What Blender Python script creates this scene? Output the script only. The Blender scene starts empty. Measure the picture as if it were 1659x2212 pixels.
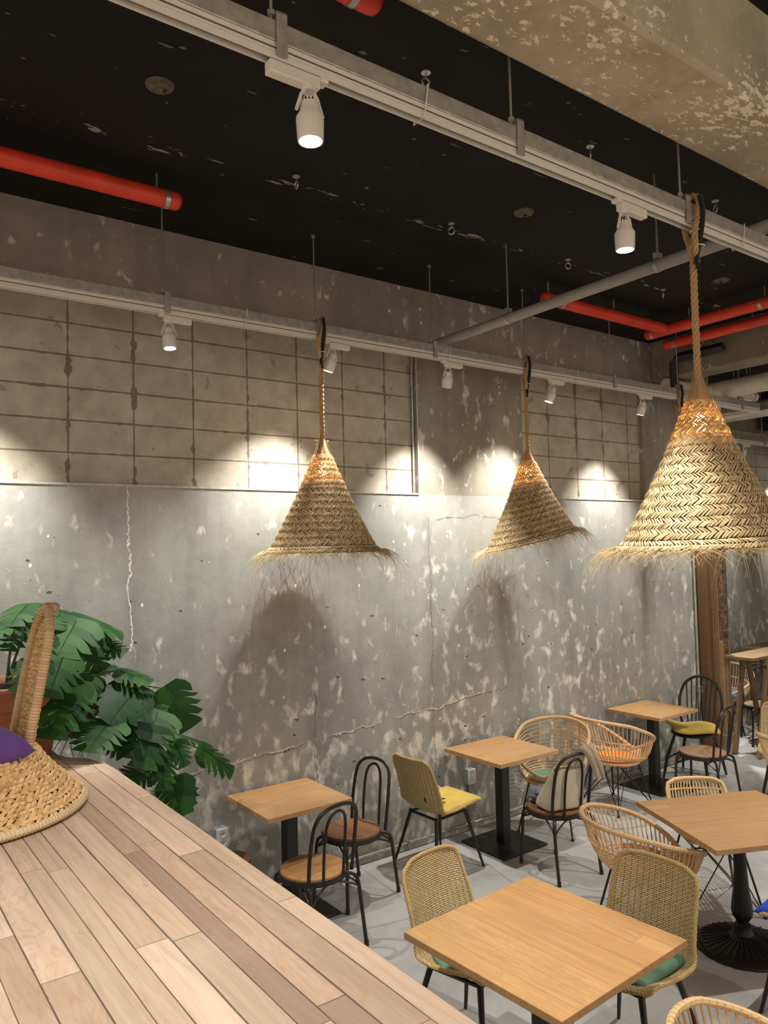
import bpy, math, random
from mathutils import Vector, Matrix
PI=math.pi
random.seed(7)
S=bpy.context.scene
COL=S.collection
# ---------------------------------------------------------------- camera
cam=bpy.data.cameras.new('camera'); co=bpy.data.objects.new('camera',cam); COL.objects.link(co)
cam.sensor_fit='VERTICAL'; cam.sensor_height=24.0; cam.sensor_width=18.0
cam.lens=1649.55/2212*24.0; cam.clip_start=0.05; cam.clip_end=80
YAW,PIT,ROL=0.935963850,0.0480190769,0.0241657660
def cam_matrix():
    f=Vector((math.cos(YAW)*math.cos(PIT),math.sin(YAW)*math.cos(PIT),math.sin(PIT)))
    r=f.cross(Vector((0,0,1))).normalized(); d=f.cross(r)
    r2=math.cos(ROL)*r+math.sin(ROL)*d; d2=-math.sin(ROL)*r+math.cos(ROL)*d
    M=Matrix.Identity(4)
    for i in range(3):
        M[i][0]=r2[i]; M[i][1]=-d2[i]; M[i][2]=-f[i]
    M[0][3]=0; M[1][3]=-4.83845; M[2][3]=2.35137
    return M
co.matrix_world=cam_matrix()
S.camera=co
# ---------------------------------------------------------------- world and exposure
S.view_settings.view_transform='Standard'; S.view_settings.look='None'
S.view_settings.gamma=1; S.view_settings.use_curve_mapping=False
S.view_settings.exposure=1.26
W=bpy.data.worlds.new('world'); S.world=W; W.use_nodes=True
WORLD_COL=(1.0,0.86,0.69,1); WORLD_STR=0.46
bg=W.node_tree.nodes['Background']; bg.inputs[0].default_value=WORLD_COL; bg.inputs[1].default_value=WORLD_STR
P_WALL=118; P_DOWN=92; P_BULB=0.7
SPOT_COL=(1.0,0.96,0.87)
# ---------------------------------------------------------------- helpers
class MB:
    def __init__(s): s.v=[]; s.f=[]; s.uv=[]; s.has_uv=False
    def add(s,vs,fs,uvs=None):
        n=len(s.v); s.v+= [tuple(p) for p in vs]; s.f+=[tuple(i+n for i in q) for q in fs]
        if uvs: s.has_uv=True; s.uv+=list(uvs)
        else: s.uv+=[(0,0)]*len(vs)
        return s
    def box(s,c,d,rz=0,M=None):
        vs=[]
        for x in (-.5,.5):
            for y in (-.5,.5):
                for z in (-.5,.5): vs.append(Vector((x*d[0],y*d[1],z*d[2])))
        R=M if M else Matrix.Rotation(rz,3,'Z')
        vs=[R@p+Vector(c) for p in vs]
        return s.add(vs,[(0,1,3,2),(4,6,7,5),(0,4,5,1),(2,3,7,6),(0,2,6,4),(1,5,7,3)])
    def tube(s,pts,r,seg=8,closed=False,cap=True,flat=None):
        pts=[Vector(p) for p in pts]; n=len(pts)
        rs=r if isinstance(r,(list,tuple)) else [r]*n
        T=[]
        for i in range(n):
            if closed: t=pts[(i+1)%n]-pts[i-1]
            else: t=pts[min(i+1,n-1)]-pts[max(i-1,0)]
            T.append(t.normalized() if t.length>1e-9 else Vector((0,0,1)))
        up=Vector((0,0,1)) if abs(T[0].z)<.9 else Vector((1,0,0))
        a=(up-T[0]*up.dot(T[0])).normalized(); vs=[]
        for i in range(n):
            a=(a-T[i]*a.dot(T[i]))
            a=a.normalized() if a.length>1e-6 else T[i].orthogonal().normalized()
            b=T[i].cross(a)
            for k in range(seg):
                th=2*PI*k/seg; fx=flat if flat else 1
                vs.append(pts[i]+rs[i]*(a*math.cos(th)*fx+b*math.sin(th)))
        fs=[]; m=n if closed else n-1
        for i in range(m):
            j=(i+1)%n
            for k in range(seg):
                k2=(k+1)%seg; fs.append((i*seg+k,i*seg+k2,j*seg+k2,j*seg+k))
        if cap and not closed:
            fs.append(tuple(range(seg-1,-1,-1))); fs.append(tuple((n-1)*seg+k for k in range(seg)))
        return s.add(vs,fs)
    def lathe(s,prof,seg=32,c=(0,0,0),rfn=None):
        vs=[];fs=[];n=len(prof)
        for i,(r,z) in enumerate(prof):
            for k in range(seg):
                th=2*PI*k/seg; rr=max(r,1e-4)*(rfn(th,r,z) if rfn else 1)
                vs.append((c[0]+rr*math.cos(th),c[1]+rr*math.sin(th),c[2]+z))
        for i in range(n-1):
            for k in range(seg):
                k2=(k+1)%seg; fs.append((i*seg+k,i*seg+k2,(i+1)*seg+k2,(i+1)*seg+k))
        return s.add(vs,fs)
    def grid(s,P,uv=None,closed=False):
        m=len(P);n=len(P[0]);vs=[p for row in P for p in row]
        uvs=[q for row in uv for q in row] if uv else None
        fs=[]
        for i in range(m-1):
            for j in range(n if closed else n-1):
                j2=(j+1)%n; fs.append((i*n+j,i*n+j2,(i+1)*n+j2,(i+1)*n+j))
        return s.add(vs,fs,uvs)
    def ball(s,c,r,seg=10,rings=6):
        rx,ry,rz=(r,r,r) if not isinstance(r,(tuple,list)) else r
        P=[]
        for i in range(rings+1):
            ph=-PI/2+PI*i/rings
            P.append([(c[0]+rx*math.cos(ph)*math.cos(2*PI*k/seg),c[1]+ry*math.cos(ph)*math.sin(2*PI*k/seg),c[2]+rz*math.sin(ph)) for k in range(seg)])
        return s.grid(P,closed=True)
    def prism(s,poly,z0,z1):
        n=len(poly); vs=[(x,y,z0) for x,y in poly]+[(x,y,z1) for x,y in poly]
        fs=[tuple(range(n-1,-1,-1)),tuple(range(n,2*n))]+[(i,(i+1)%n,n+(i+1)%n,n+i) for i in range(n)]
        return s.add(vs,fs)
    def build(s,name,mat,parent=None,smooth=True,bevel=0,solid=0,sub=0,loc=None,rz=0):
        me=bpy.data.meshes.new(name); me.from_pydata(s.v,[],s.f)
        if s.has_uv:
            ul=me.uv_layers.new(name='UVMap')
            for l in me.loops: ul.data[l.index].uv=s.uv[l.vertex_index]
        me.materials.append(mat)
        if smooth:
            for p in me.polygons: p.use_smooth=True
            try: me.set_sharp_from_angle(angle=math.radians(42))
            except Exception: pass
        me.update()
        o=bpy.data.objects.new(name,me); COL.objects.link(o)
        if parent: o.parent=parent
        if loc: o.location=loc
        if rz: o.rotation_euler=(0,0,rz)
        if solid:
            m=o.modifiers.new('solid','SOLIDIFY'); m.thickness=solid; m.offset=0
        if bevel:
            m=o.modifiers.new('bevel','BEVEL'); m.width=bevel; m.segments=2; m.limit_method='ANGLE'
        if sub:
            m=o.modifiers.new('sub','SUBSURF'); m.levels=sub; m.render_levels=sub
        return o
def tag(o,label=None,cat=None,group=None,kind=None):
    if label: o['label']=label
    if cat: o['category']=cat
    if group: o['group']=group
    if kind: o['kind']=kind
    return o
def thing(name,label,cat,loc=(0,0,0),rz=0,group=None):
    o=bpy.data.objects.new(name,None); COL.objects.link(o); o.empty_display_size=.1
    o.location=loc; o.rotation_euler=(0,0,rz)
    return tag(o,label,cat,group)
def dup(root,loc,rz,label,group=None):
    r=root.copy(); COL.objects.link(r); r.location=loc; r.rotation_euler=(0,0,rz); r['label']=label
    if group: r['group']=group
    for ch in list(root.children):
        c=ch.copy(); COL.objects.link(c); c.parent=r
        for g in ch.children:
            d=g.copy(); COL.objects.link(d); d.parent=c
    return r
def arc(c,r,a0,a1,n,plane='xy'):
    o=[]
    for i in range(n+1):
        a=a0+(a1-a0)*i/n; u=r*math.cos(a); v=r*math.sin(a)
        if plane=='xy': o.append((c[0]+u,c[1]+v,c[2]))
        elif plane=='xz': o.append((c[0]+u,c[1],c[2]+v))
        else: o.append((c[0],c[1]+u,c[2]+v))
    return o
def bez(p,n=10):
    """Catmull-Rom through points"""
    p=[Vector(q) for q in p]; P=[p[0]*2-p[1]]+p+[p[-1]*2-p[-2]]; o=[]
    for i in range(1,len(P)-2):
        for k in range(n):
            t=k/n; a,b,c,d=P[i-1],P[i],P[i+1],P[i+2]
            o.append(.5*((2*b)+(c-a)*t+(2*a-5*b+4*c-d)*t*t+(3*b-a-3*c+d)*t**3))
    o.append(P[-2]); return o
# ---------------------------------------------------------------- materials
class NT:
    def __init__(s,name):
        m=bpy.data.materials.new(name); m.use_nodes=True; s.m=m; s.t=m.node_tree; s.n=s.t.nodes; s.l=s.t.links
        s.b=s.n['Principled BSDF']; s.out=s.n['Material Output']
    def node(s,k,**kw):
        n=s.n.new(k)
        for a,b in kw.items(): setattr(n,a,b)
        return n
    def set(s,inp,v):
        if isinstance(v,bpy.types.NodeSocket): s.l.new(v,inp)
        elif v is not None:
            if isinstance(v,(tuple,list)) and len(v)==3 and inp.type=='RGBA': v=(*v,1)
            inp.default_value=v
    def coord(s,k='Object'): return s.node('ShaderNodeTexCoord').outputs[k]
    def mapv(s,v,scale=(1,1,1),loc=(0,0,0),rot=(0,0,0)):
        n=s.node('ShaderNodeMapping'); s.l.new(v,n.inputs[0]); n.inputs['Scale'].default_value=scale; n.inputs['Location'].default_value=loc; n.inputs['Rotation'].default_value=rot
        return n.outputs[0]
    def noise(s,v,scale,detail=4,rough=.55,dist=0,out=0):
        n=s.node('ShaderNodeTexNoise'); s.l.new(v,n.inputs['Vector']); n.inputs['Scale'].default_value=scale; n.inputs['Detail'].default_value=detail
        n.inputs['Roughness'].default_value=rough; n.inputs['Distortion'].default_value=dist
        return n.outputs[out]
    def vor(s,v,scale,feature='F1',rnd=1,out=0):
        n=s.node('ShaderNodeTexVoronoi',feature=feature); s.l.new(v,n.inputs['Vector']); n.inputs['Scale'].default_value=scale; n.inputs['Randomness'].default_value=rnd
        return n.outputs[out]
    def m_(s,op,a,b=0,c=None,clamp=False):
        n=s.node('ShaderNodeMath',operation=op,use_clamp=clamp); s.set(n.inputs[0],a); s.set(n.inputs[1],b)
        if c is not None: s.set(n.inputs[2],c)
        return n.outputs[0]
    def ramp(s,f,a,b,lo=0,hi=1):
        n=s.node('ShaderNodeMapRange'); s.set(n.inputs[0],f); s.set(n.inputs[1],a); s.set(n.inputs[2],b); s.set(n.inputs[3],lo); s.set(n.inputs[4],hi)
        return n.outputs[0]
    def mix(s,f,a,b,mode='MIX'):
        n=s.node('ShaderNodeMix',data_type='RGBA',blend_type=mode); s.set(n.inputs[0],f)
        s.set(n.inputs[6],a); s.set(n.inputs[7],b)
        return n.outputs[2]
    def cramp(s,f,stops):
        n=s.node('ShaderNodeValToRGB'); s.set(n.inputs[0],f); e=n.color_ramp.elements
        e[0].position=stops[0][0]; e[0].color=(*stops[0][1],1); e[1].position=stops[-1][0]; e[1].color=(*stops[-1][1],1)
        for p,c in stops[1:-1]:
            q=e.new(p); q.color=(*c,1)
        return n.outputs[0]
    def sep(s,v):
        n=s.node('ShaderNodeSeparateXYZ'); s.l.new(v,n.inputs[0]); return n.outputs
    def comb(s,x,y,z=0):
        n=s.node('ShaderNodeCombineXYZ'); s.set(n.inputs[0],x); s.set(n.inputs[1],y); s.set(n.inputs[2],z); return n.outputs[0]
    def white(s,v):
        n=s.node('ShaderNodeTexWhiteNoise',noise_dimensions='3D'); s.l.new(v,n.inputs['Vector']); return n.outputs
    def bump(s,h,strength=.3,dist=.01):
        n=s.node('ShaderNodeBump'); n.inputs['Strength'].default_value=strength; n.inputs['Distance'].default_value=dist; s.l.new(h,n.inputs['Height'])
        s.l.new(n.outputs[0],s.b.inputs['Normal'])
    def done(s,col,rough=.6,metal=0,spec=None):
        s.set(s.b.inputs['Base Color'],col); s.set(s.b.inputs['Roughness'],rough); s.b.inputs['Metallic'].default_value=metal
        if spec is not None: s.b.inputs['Specular IOR Level'].default_value=spec
        return s.m
def rough_mat(name,col,rough=.5,metal=0,var=.12,scale=30,bump=.08,spec=None):
    m=NT(name); c=m.coord(); n=m.noise(c,scale,4)
    cc=m.mix(m.ramp(n,.3,.7),tuple(x*(1-var) for x in col),tuple(min(1,x*(1+var)) for x in col))
    if bump: m.bump(n,bump,.004)
    return m.done(cc,rough,metal,spec)
def island_mat(name,c0,c1,rough=.7,trans=0,scale=60,c2=None):
    m=NT(name); g=m.node('ShaderNodeNewGeometry').outputs['Random Per Island']
    n=m.noise(m.coord(),scale,3)
    f=m.m_('ADD',m.m_('MULTIPLY',g,.75),m.m_('MULTIPLY',n,.3))
    cc=m.cramp(f,[(0,c0),(.5,c2 or tuple((a+b)/2 for a,b in zip(c0,c1))),(1,c1)])
    m.done(cc,rough,0,.25)
    if trans:
        t=m.node('ShaderNodeBsdfTranslucent'); m.l.new(cc,t.inputs[0]); x=m.node('ShaderNodeMixShader'); x.inputs[0].default_value=trans
        m.l.new(m.b.outputs[0],x.inputs[1]); m.l.new(t.outputs[0],x.inputs[2]); m.l.new(x.outputs[0],m.out.inputs[0])
    return m.m
def emit_mat(name,col,st):
    m=NT(name); m.b.inputs['Emission Color'].default_value=(*col,1); m.b.inputs['Emission Strength'].default_value=st
    return m.done(col,.4)
def concrete_mat(name,base,scuffs=True,holes=False,cracks=False,chips=0.0,warm=0.0):
    m=NT(name); c=m.coord(); X,Y,Z=m.sep(c)[0],m.sep(c)[1],m.sep(c)[2]
    n1=m.noise(c,.9,5,.6); n2=m.noise(c,9,6,.65); n3=m.noise(m.mapv(c,(3.0,3.0,.35)),1.6,4,.6)
    f=m.m_('ADD',m.m_('MULTIPLY',n1,.5),m.m_('ADD',m.m_('MULTIPLY',n2,.22),m.m_('MULTIPLY',n3,.28)))
    col=m.mix(m.ramp(f,.38,.62),tuple(b*.68 for b in base),tuple(b*1.24 for b in base))
    fine=m.noise(c,60,3,.6)
    col=m.mix(m.ramp(fine,.3,.7,0,.12),col,tuple(b*1.5 for b in base))
    h=m.m_('ADD',m.m_('MULTIPLY',n2,.5),m.m_('MULTIPLY',fine,.2))
    if scuffs:
        # soft trowel-scraped light patches, denser lower down
        d=m.noise(m.mapv(c,(1.1,1.1,.8),(3,1,7)),17,2,.5,.5)
        a=m.noise(m.mapv(c,(9.5,9.5,6.2)),1.0,3,.5,.35)
        dens=m.ramp(Z,.6,2.3,.125,0.045)
        reg=m.ramp(m.noise(c,.8,2),.35,.65,-.03,.04)
        th=m.m_('SUBTRACT',.650,m.m_('ADD',dens,reg))
        mask=m.ramp(m.m_('SUBTRACT',m.m_('ADD',m.m_('MULTIPLY',a,.78),m.m_('MULTIPLY',d,.22)),th),-.01,.13)
        col=m.mix(m.m_('MULTIPLY',mask,.95,clamp=True),col,(.72,.695,.64))
        h=m.m_('ADD',h,m.m_('MULTIPLY',mask,.25))
        # small white chips
        v=m.node('ShaderNodeTexVoronoi',feature='F1'); m.l.new(m.mapv(c,(1,1,.8)),v.inputs['Vector']); v.inputs['Scale'].default_value=9
        rnd=m.sep(v.outputs['Color'])[0]
        dot=m.m_('MULTIPLY',m.m_('LESS_THAN',m.m_('ADD',v.outputs[0],m.m_('MULTIPLY',d,.10)),.135),m.m_('GREATER_THAN',rnd,.70))
        col=m.mix(m.m_('MULTIPLY',dot,.85),col,(.80,.77,.72))
    if holes:
        v=m.node('ShaderNodeTexVoronoi',feature='F1'); m.l.new(m.mapv(c,(.75,1,1.6),(2.2,0,.3)),v.inputs['Vector']); v.inputs['Scale'].default_value=7
        rnd=m.sep(v.outputs['Color'])[1]; d2=m.noise(c,45,2)
        band=m.m_('SUBTRACT',1,m.ramp(m.m_('ABSOLUTE',m.m_('SUBTRACT',Z,2.0)),.25,.55))
        low=m.ramp(Z,.6,1.6,.10,.04)
        lim=m.m_('SUBTRACT',1,m.m_('ADD',m.m_('MULTIPLY',band,.72),low))
        hole=m.m_('MULTIPLY',m.m_('LESS_THAN',m.m_('ADD',v.outputs[0],m.m_('MULTIPLY',m.m_('SUBTRACT',d2,.5),.35)),.075),m.m_('GREATER_THAN',rnd,lim))
        col=m.mix(m.m_('MULTIPLY',hole,.85),col,(.05,.045,.04))
        h=m.m_('SUBTRACT',h,m.m_('MULTIPLY',hole,1.2))
    if cracks:
        w=m.m_('MULTIPLY',m.m_('SUBTRACT',m.noise(c,4,5,.7),.5),.16)
        for x0,z0,z1,cc in ((1.56,1.75,2.79,(.78,.75,.68)),(4.02,.35,2.6,(.10,.09,.08)),(2.9,.1,1.3,(.09,.085,.08))):
            q=m.m_('LESS_THAN',m.m_('ABSOLUTE',m.m_('ADD',m.m_('SUBTRACT',X,x0),w)),.0035)
            q=m.m_('MULTIPLY',q,m.m_('MULTIPLY',m.m_('GREATER_THAN',Z,z0),m.m_('LESS_THAN',Z,z1)))
            col=m.mix(m.m_('MULTIPLY',q,.8),col,cc)
        w2=m.m_('MULTIPLY',m.m_('SUBTRACT',m.noise(c,3,5,.7),.5),.2)
        for x0,x1,z0,sl,cc in ((1.7,4.9,.90,.07,(.10,.09,.08)),(4.1,5.1,2.60,0.0,(.10,.09,.08)),(1.7,4.6,.912,.07,(.66,.63,.57))):
            q=m.m_('LESS_THAN',m.m_('ABSOLUTE',m.m_('ADD',m.m_('SUBTRACT',m.m_('SUBTRACT',Z,z0),m.m_('MULTIPLY',m.m_('SUBTRACT',X,2),sl)),w2)),.004)
            q=m.m_('MULTIPLY',q,m.m_('MULTIPLY',m.m_('GREATER_THAN',X,x0),m.m_('LESS_THAN',X,x1)))
            q=m.m_('MULTIPLY',q,m.ramp(m.noise(c,2.2,2),.32,.5))
            col=m.mix(m.m_('MULTIPLY',q,.8),col,cc)
    if chips:
        a=m.noise(m.mapv(c,(1,1.6,1.6)),19,6,.70,.3); r=m.noise(c,2.0,2)
        mk=m.ramp(m.m_('ADD',a,m.ramp(r,.3,.7,-.10,.06)),.60-chips,.615-chips)
        col=m.mix(m.m_('MULTIPLY',mk,.9),col,(.80,.70,.54)); h=m.m_('ADD',h,m.m_('MULTIPLY',mk,.5))
        pit=m.m_('GREATER_THAN',m.noise(m.mapv(c,(1,1,1),(9,9,9)),16,4,.7),.70)
        col=m.mix(m.m_('MULTIPLY',pit,.7),col,(.10,.08,.06)); h=m.m_('SUBTRACT',h,pit)
    m.bump(h,.35,.012)
    return m.done(col,.82,0,.3)
def block_mat(name,x0,z0,bw=.404,bh=.201):
    m=NT(name); c=m.coord(); X,_,Z=m.sep(c)
    wob=m.m_('MULTIPLY',m.m_('SUBTRACT',m.noise(c,14,4,.6),.5),.018)
    u=m.m_('ADD',m.m_('DIVIDE',m.m_('SUBTRACT',X,x0),bw),20); v=m.m_('ADD',m.m_('DIVIDE',m.m_('SUBTRACT',Z,z0),bh),0)
    fu=m.m_('FRACT',u); fv=m.m_('FRACT',v)
    du=m.m_('MULTIPLY',m.m_('MINIMUM',fu,m.m_('SUBTRACT',1,fu)),bw); dv=m.m_('MULTIPLY',m.m_('MINIMUM',fv,m.m_('SUBTRACT',1,fv)),bh)
    du=m.m_('ADD',du,wob); dv=m.m_('ADD',dv,m.m_('MULTIPLY',wob,.5))
    sm=m.noise(m.mapv(c,(1,1,1),(5,2,1)),5.5,3,.6)
    wide=m.ramp(sm,.56,.66,.006,.024)
    mo=m.m_('MAXIMUM',m.m_('LESS_THAN',du,wide),m.m_('LESS_THAN',dv,m.ramp(sm,.6,.7,.0055,.014)))
    cell=m.white(m.comb(m.m_('FLOOR',u),m.m_('FLOOR',v),0))[0]
    n=m.noise(c,45,5,.75); n2=m.noise(c,7,5,.6)
    base=m.mix(m.ramp(n2,.35,.65),(.36,.32,.265),(.47,.425,.36))
    base=m.mix(m.m_('MULTIPLY',cell,.28),base,(.30,.27,.225))
    base=m.mix(m.ramp(n,.60,.72,0,.5),base,(.20,.17,.14))
    st=m.m_('GREATER_THAN',m.noise(m.mapv(c,(1,1,1),(1,8,3)),9,3,.5,.8),.69)
    base=m.mix(m.m_('MULTIPLY',st,.5),base,(.17,.145,.12))
    col=m.mix(mo,base,m.mix(n2,(.14,.118,.092),(.21,.18,.145)))
    h=m.m_('SUBTRACT',m.m_('MULTIPLY',n,.35),m.m_('MULTIPLY',mo,.9)); m.bump(h,.5,.008)
    return m.done(col,.9,0,.2)
def ceiling_mat():
    m=NT('black_ceiling_paint'); c=m.coord(); X,Y,Z=m.sep(c)
    n=m.noise(c,1.4,5,.6); col=m.mix(m.ramp(n,.35,.65),(.0032,.0028,.0026),(.0075,.0066,.0058))
    # chipped paint specks along a board joint and a few scratches
    band=m.m_('SUBTRACT',1,m.ramp(m.m_('ABSOLUTE',m.m_('ADD',Y,m.m_('ADD',.955,m.m_('MULTIPLY',X,.026)))),.02,.05))
    a=m.noise(m.mapv(c,(9,26,1)),1,3,.6)
    chip=m.m_('MULTIPLY',m.m_('GREATER_THAN',a,.60),m.m_('GREATER_THAN',band,.5))
    s1=m.noise(m.mapv(c,(3,26,1),(4,1,0),(0,0,.35)),1,2,.5)
    s2=m.noise(c,1.3,2)
    scr=m.m_('MULTIPLY',m.m_('GREATER_THAN',s1,.735),m.m_('GREATER_THAN',s2,.56))
    sp=m.m_('GREATER_THAN',m.noise(m.mapv(c,(1,2.2,1),(7,3,0)),9,2,.6),.735)
    k=m.m_('MAXIMUM',chip,m.m_('MULTIPLY',m.m_('MAXIMUM',scr,sp),.6),clamp=True)
    col=m.mix(k,col,(.24,.21,.15)); m.bump(m.m_('ADD',m.noise(c,25,4),m.m_('MULTIPLY',k,-1)),.15,.004)
    return m.done(col,.75,0,.25)
def floor_mat():
    m=NT('grey_floor_concrete'); c=m.coord(); X,Y,Z=m.sep(c)
    n=m.noise(c,1.6,5,.6); n2=m.noise(c,12,5,.65)
    col=m.mix(m.ramp(m.m_('ADD',m.m_('MULTIPLY',n,.7),m.m_('MULTIPLY',n2,.3)),.38,.62),(.37,.37,.37),(.50,.50,.50))
    v=m.vor(m.mapv(c,(1,1,1),(0,0,0),(0,0,.3)),.75,'DISTANCE_TO_EDGE',.8)
    w=m.m_('LESS_THAN',m.m_('ADD',v,m.m_('MULTIPLY',m.m_('SUBTRACT',n2,.5),.01)),.0045)
    col=m.mix(m.m_('MULTIPLY',w,.55),col,(.24,.235,.22))
    d=m.m_('GREATER_THAN',m.noise(c,26,2),.76); col=m.mix(m.m_('MULTIPLY',d,.4),col,(.18,.17,.15))
    m.bump(n2,.08,.004); return m.done(col,m.ramp(n2,.3,.7,.35,.6),0,.4)
def plank_mat(name,axis_w='X',w=.08,L=1.35,tones=None,gap=.0016,grain=1.0,rough=.5,x0=0.0):
    m=NT(name); c=m.coord(); s=m.sep(c); A=s[0] if axis_w=='X' else s[1]; B=s[1] if axis_w=='X' else s[0]
    A=m.m_('SUBTRACT',A,x0)
    A=m.m_('ADD',A,m.m_('MULTIPLY',m.m_('SINE',m.m_('MULTIPLY',A,23)),.010))
    r=m.m_('FLOOR',m.m_('DIVIDE',A,w)); fr=m.m_('FRACT',m.m_('DIVIDE',A,w))
    wn=m.white(m.comb(r,3.3,0))[0]
    B2=m.m_('DIVIDE',m.m_('ADD',B,m.m_('MULTIPLY',wn,L*3)),L); sg=m.m_('FLOOR',B2); fs=m.m_('FRACT',B2)
    id_=m.white(m.comb(r,sg,1.7)); t=id_[0]
    col=m.cramp(t,tones)
    # grain: rings stretched along the board
    off=m.m_('MULTIPLY',t,37)
    gv=m.comb(m.m_('MULTIPLY',A,1),m.m_('MULTIPLY',B,.07),off)
    g=m.noise(gv,38,5,.6,.6); g2=m.noise(m.comb(A,m.m_('MULTIPLY',B,.25),off),7,3,.6,1.5)
    rings=m.m_('FRACT',m.m_('MULTIPLY',g2,9)); rg=m.m_('ABSOLUTE',m.m_('SUBTRACT',rings,.5))
    has=m.m_('GREATER_THAN',m.sep(id_[1])[1],.55)
    col=m.mix(m.ramp(g,.35,.7,0,.34*grain),col,(.22,.12,.06),'MIX')
    col=m.mix(m.m_('MULTIPLY',m.m_('MULTIPLY',m.ramp(rg,.28,.5),has),.22*grain),col,(.30,.16,.07))
    blot=m.noise(c,3.2,4,.6); col=m.mix(m.ramp(blot,.55,.75,0,.18*grain),col,(.62,.50,.42))
    sp=m.m_('GREATER_THAN',m.noise(m.comb(m.m_('MULTIPLY',A,2),B,4),15,3,.6),.715)
    col=m.mix(m.m_('MULTIPLY',sp,.5*grain),col,(.18,.14,.13))
    d1=m.m_('MULTIPLY',m.m_('MINIMUM',fr,m.m_('SUBTRACT',1,fr)),w); d2=m.m_('MULTIPLY',m.m_('MINIMUM',fs,m.m_('SUBTRACT',1,fs)),L)
    gw=m.m_('MULTIPLY',m.ramp(m.noise(m.comb(m.m_('MULTIPLY',r,3),m.m_('MULTIPLY',B,.8),0),3,2),.3,.7,.45,1.4),gap)
    k=m.m_('MAXIMUM',m.m_('LESS_THAN',d1,gw),m.m_('LESS_THAN',d2,m.m_('MULTIPLY',gw,.7)))
    col=m.mix(m.m_('MULTIPLY',k,.85),col,(.05,.035,.025))
    m.bump(m.m_('SUBTRACT',m.m_('MULTIPLY',g,.3),k),.25,.003)
    return m.done(col,m.ramp(g,.3,.7,rough-.08,rough+.12),0,.4)
def weave_mat(name,c0,c1,gapc,alpha=True,bw=.022,rh=.0075):
    m=NT(name); uv=m.coord('UV')
    b=m.node('ShaderNodeTexBrick'); m.l.new(uv,b.inputs['Vector']); b.offset=.5; b.inputs['Scale'].default_value=1
    b.inputs['Brick Width'].default_value=bw; b.inputs['Row Height'].default_value=rh; b.inputs['Mortar Size'].default_value=.0019; b.inputs['Mortar Smooth'].default_value=.35
    b.inputs['Color1'].default_value=(*c0,1); b.inputs['Color2'].default_value=(*c1,1); b.inputs['Mortar'].default_value=(*gapc,1)
    n=m.noise(uv,50,3)
    rib=m.m_('ABSOLUTE',m.m_('SUBTRACT',m.m_('FRACT',m.m_('DIVIDE',m.sep(uv)[0],bw)),.5))
    col=m.mix(m.ramp(n,.35,.65,0,.3),b.outputs['Color'],tuple(x*.7 for x in c0))
    m.bump(m.m_('ADD',m.m_('SUBTRACT',1,b.outputs['Fac']),m.m_('MULTIPLY',rib,.8)),.6,.004)
    m.done(col,.6,0,.3)
    if alpha:
        g=m.m_('MULTIPLY',m.m_('GREATER_THAN',b.outputs['Fac'],.55),m.m_('LESS_THAN',rib,.34))
        m.l.new(m.m_('SUBTRACT',1,m.m_('MULTIPLY',g,.8)),m.b.inputs['Alpha'])
    return m.m
def fabric(name,col,rough=.85):
    m=NT(name); c=m.coord(); w=m.noise(c,380,2,.5); n=m.noise(c,9,3)
    cc=m.mix(m.ramp(n,.3,.7),tuple(x*.88 for x in col),tuple(min(1,x*1.1) for x in col))
    m.bump(m.m_('ADD',m.m_('MULTIPLY',w,.3),n),.25,.004)
    m.b.inputs['Sheen Weight'].default_value=.15
    return m.done(cc,rough,0,.2)
M={}
M['wall']=concrete_mat('scuffed_wall_concrete',(.296,.297,.276),True,True,True)
M['pilaster']=concrete_mat('upper_wall_concrete',(.235,.210,.175),True,False,False)
M['beam']=concrete_mat('chipped_beam_concrete',(.40,.33,.235),False,False,False,chips=.032)
M['crossbeam']=concrete_mat('dark_beam_concrete',(.22,.19,.14),False,False,False,chips=-.05)
M['block1']=block_mat('grey_block_masonry',1.209,2.787); M['block2']=block_mat('grey_block_masonry_right',5.565,2.787,.409); M['block3']=block_mat('grey_block_masonry_far',11.6,2.87)
M['ceiling']=ceiling_mat(); M['floor']=floor_mat()
M['deck']=plank_mat('reclaimed_deck_boards','X',.0805,1.25,[(0,(.28,.195,.145)),(.15,(.40,.285,.21)),(.4,(.54,.375,.275)),(.55,(.45,.345,.25)),(.75,(.58,.41,.305)),(1,(.66,.50,.39))],.0022,1.15,.55,1.175)
M['table']=plank_mat('honey_table_boards','Y',.105,3.0,[(0,(.48,.27,.115)),(.5,(.54,.31,.14)),(1,(.58,.345,.165))],.0006,.9,.45)
M['table_y']=plank_mat('honey_table_boards_lengthwise','X',.105,3.0,[(0,(.52,.275,.105)),(.5,(.57,.315,.125)),(1,(.60,.345,.145))],.0006,1.0,.42)
M['seatwood']=plank_mat('brown_seat_slats','X',.075,3.0,[(0,(.13,.055,.025)),(.5,(.20,.09,.04)),(1,(.26,.125,.055))],.001,.8,.4)
M['seatwood2']=plank_mat('mixed_tone_seat_slats','X',.10,3.0,[(0,(.16,.065,.028)),(.4,(.24,.11,.045)),(.6,(.50,.26,.10)),(1,(.55,.30,.12))],.001,.8,.4)
M['seatwood3']=plank_mat('pale_seat_slats','X',.10,3.0,[(0,(.24,.14,.08)),(.5,(.33,.20,.115)),(1,(.42,.26,.15))],.001,.6,.45)
M['trestle']=plank_mat('weathered_trestle_boards','Y',.3,3.0,[(0,(.17,.11,.058)),(.5,(.21,.14,.075)),(1,(.25,.165,.09))],.0006,1.0,.6)
M['oldwood']=plank_mat('rough_post_boards','X',.062,1.1,[(0,(.08,.04,.018)),(.3,(.17,.09,.04)),(.6,(.25,.145,.07)),(1,(.36,.23,.13))],.004,1.6,.75)
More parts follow.
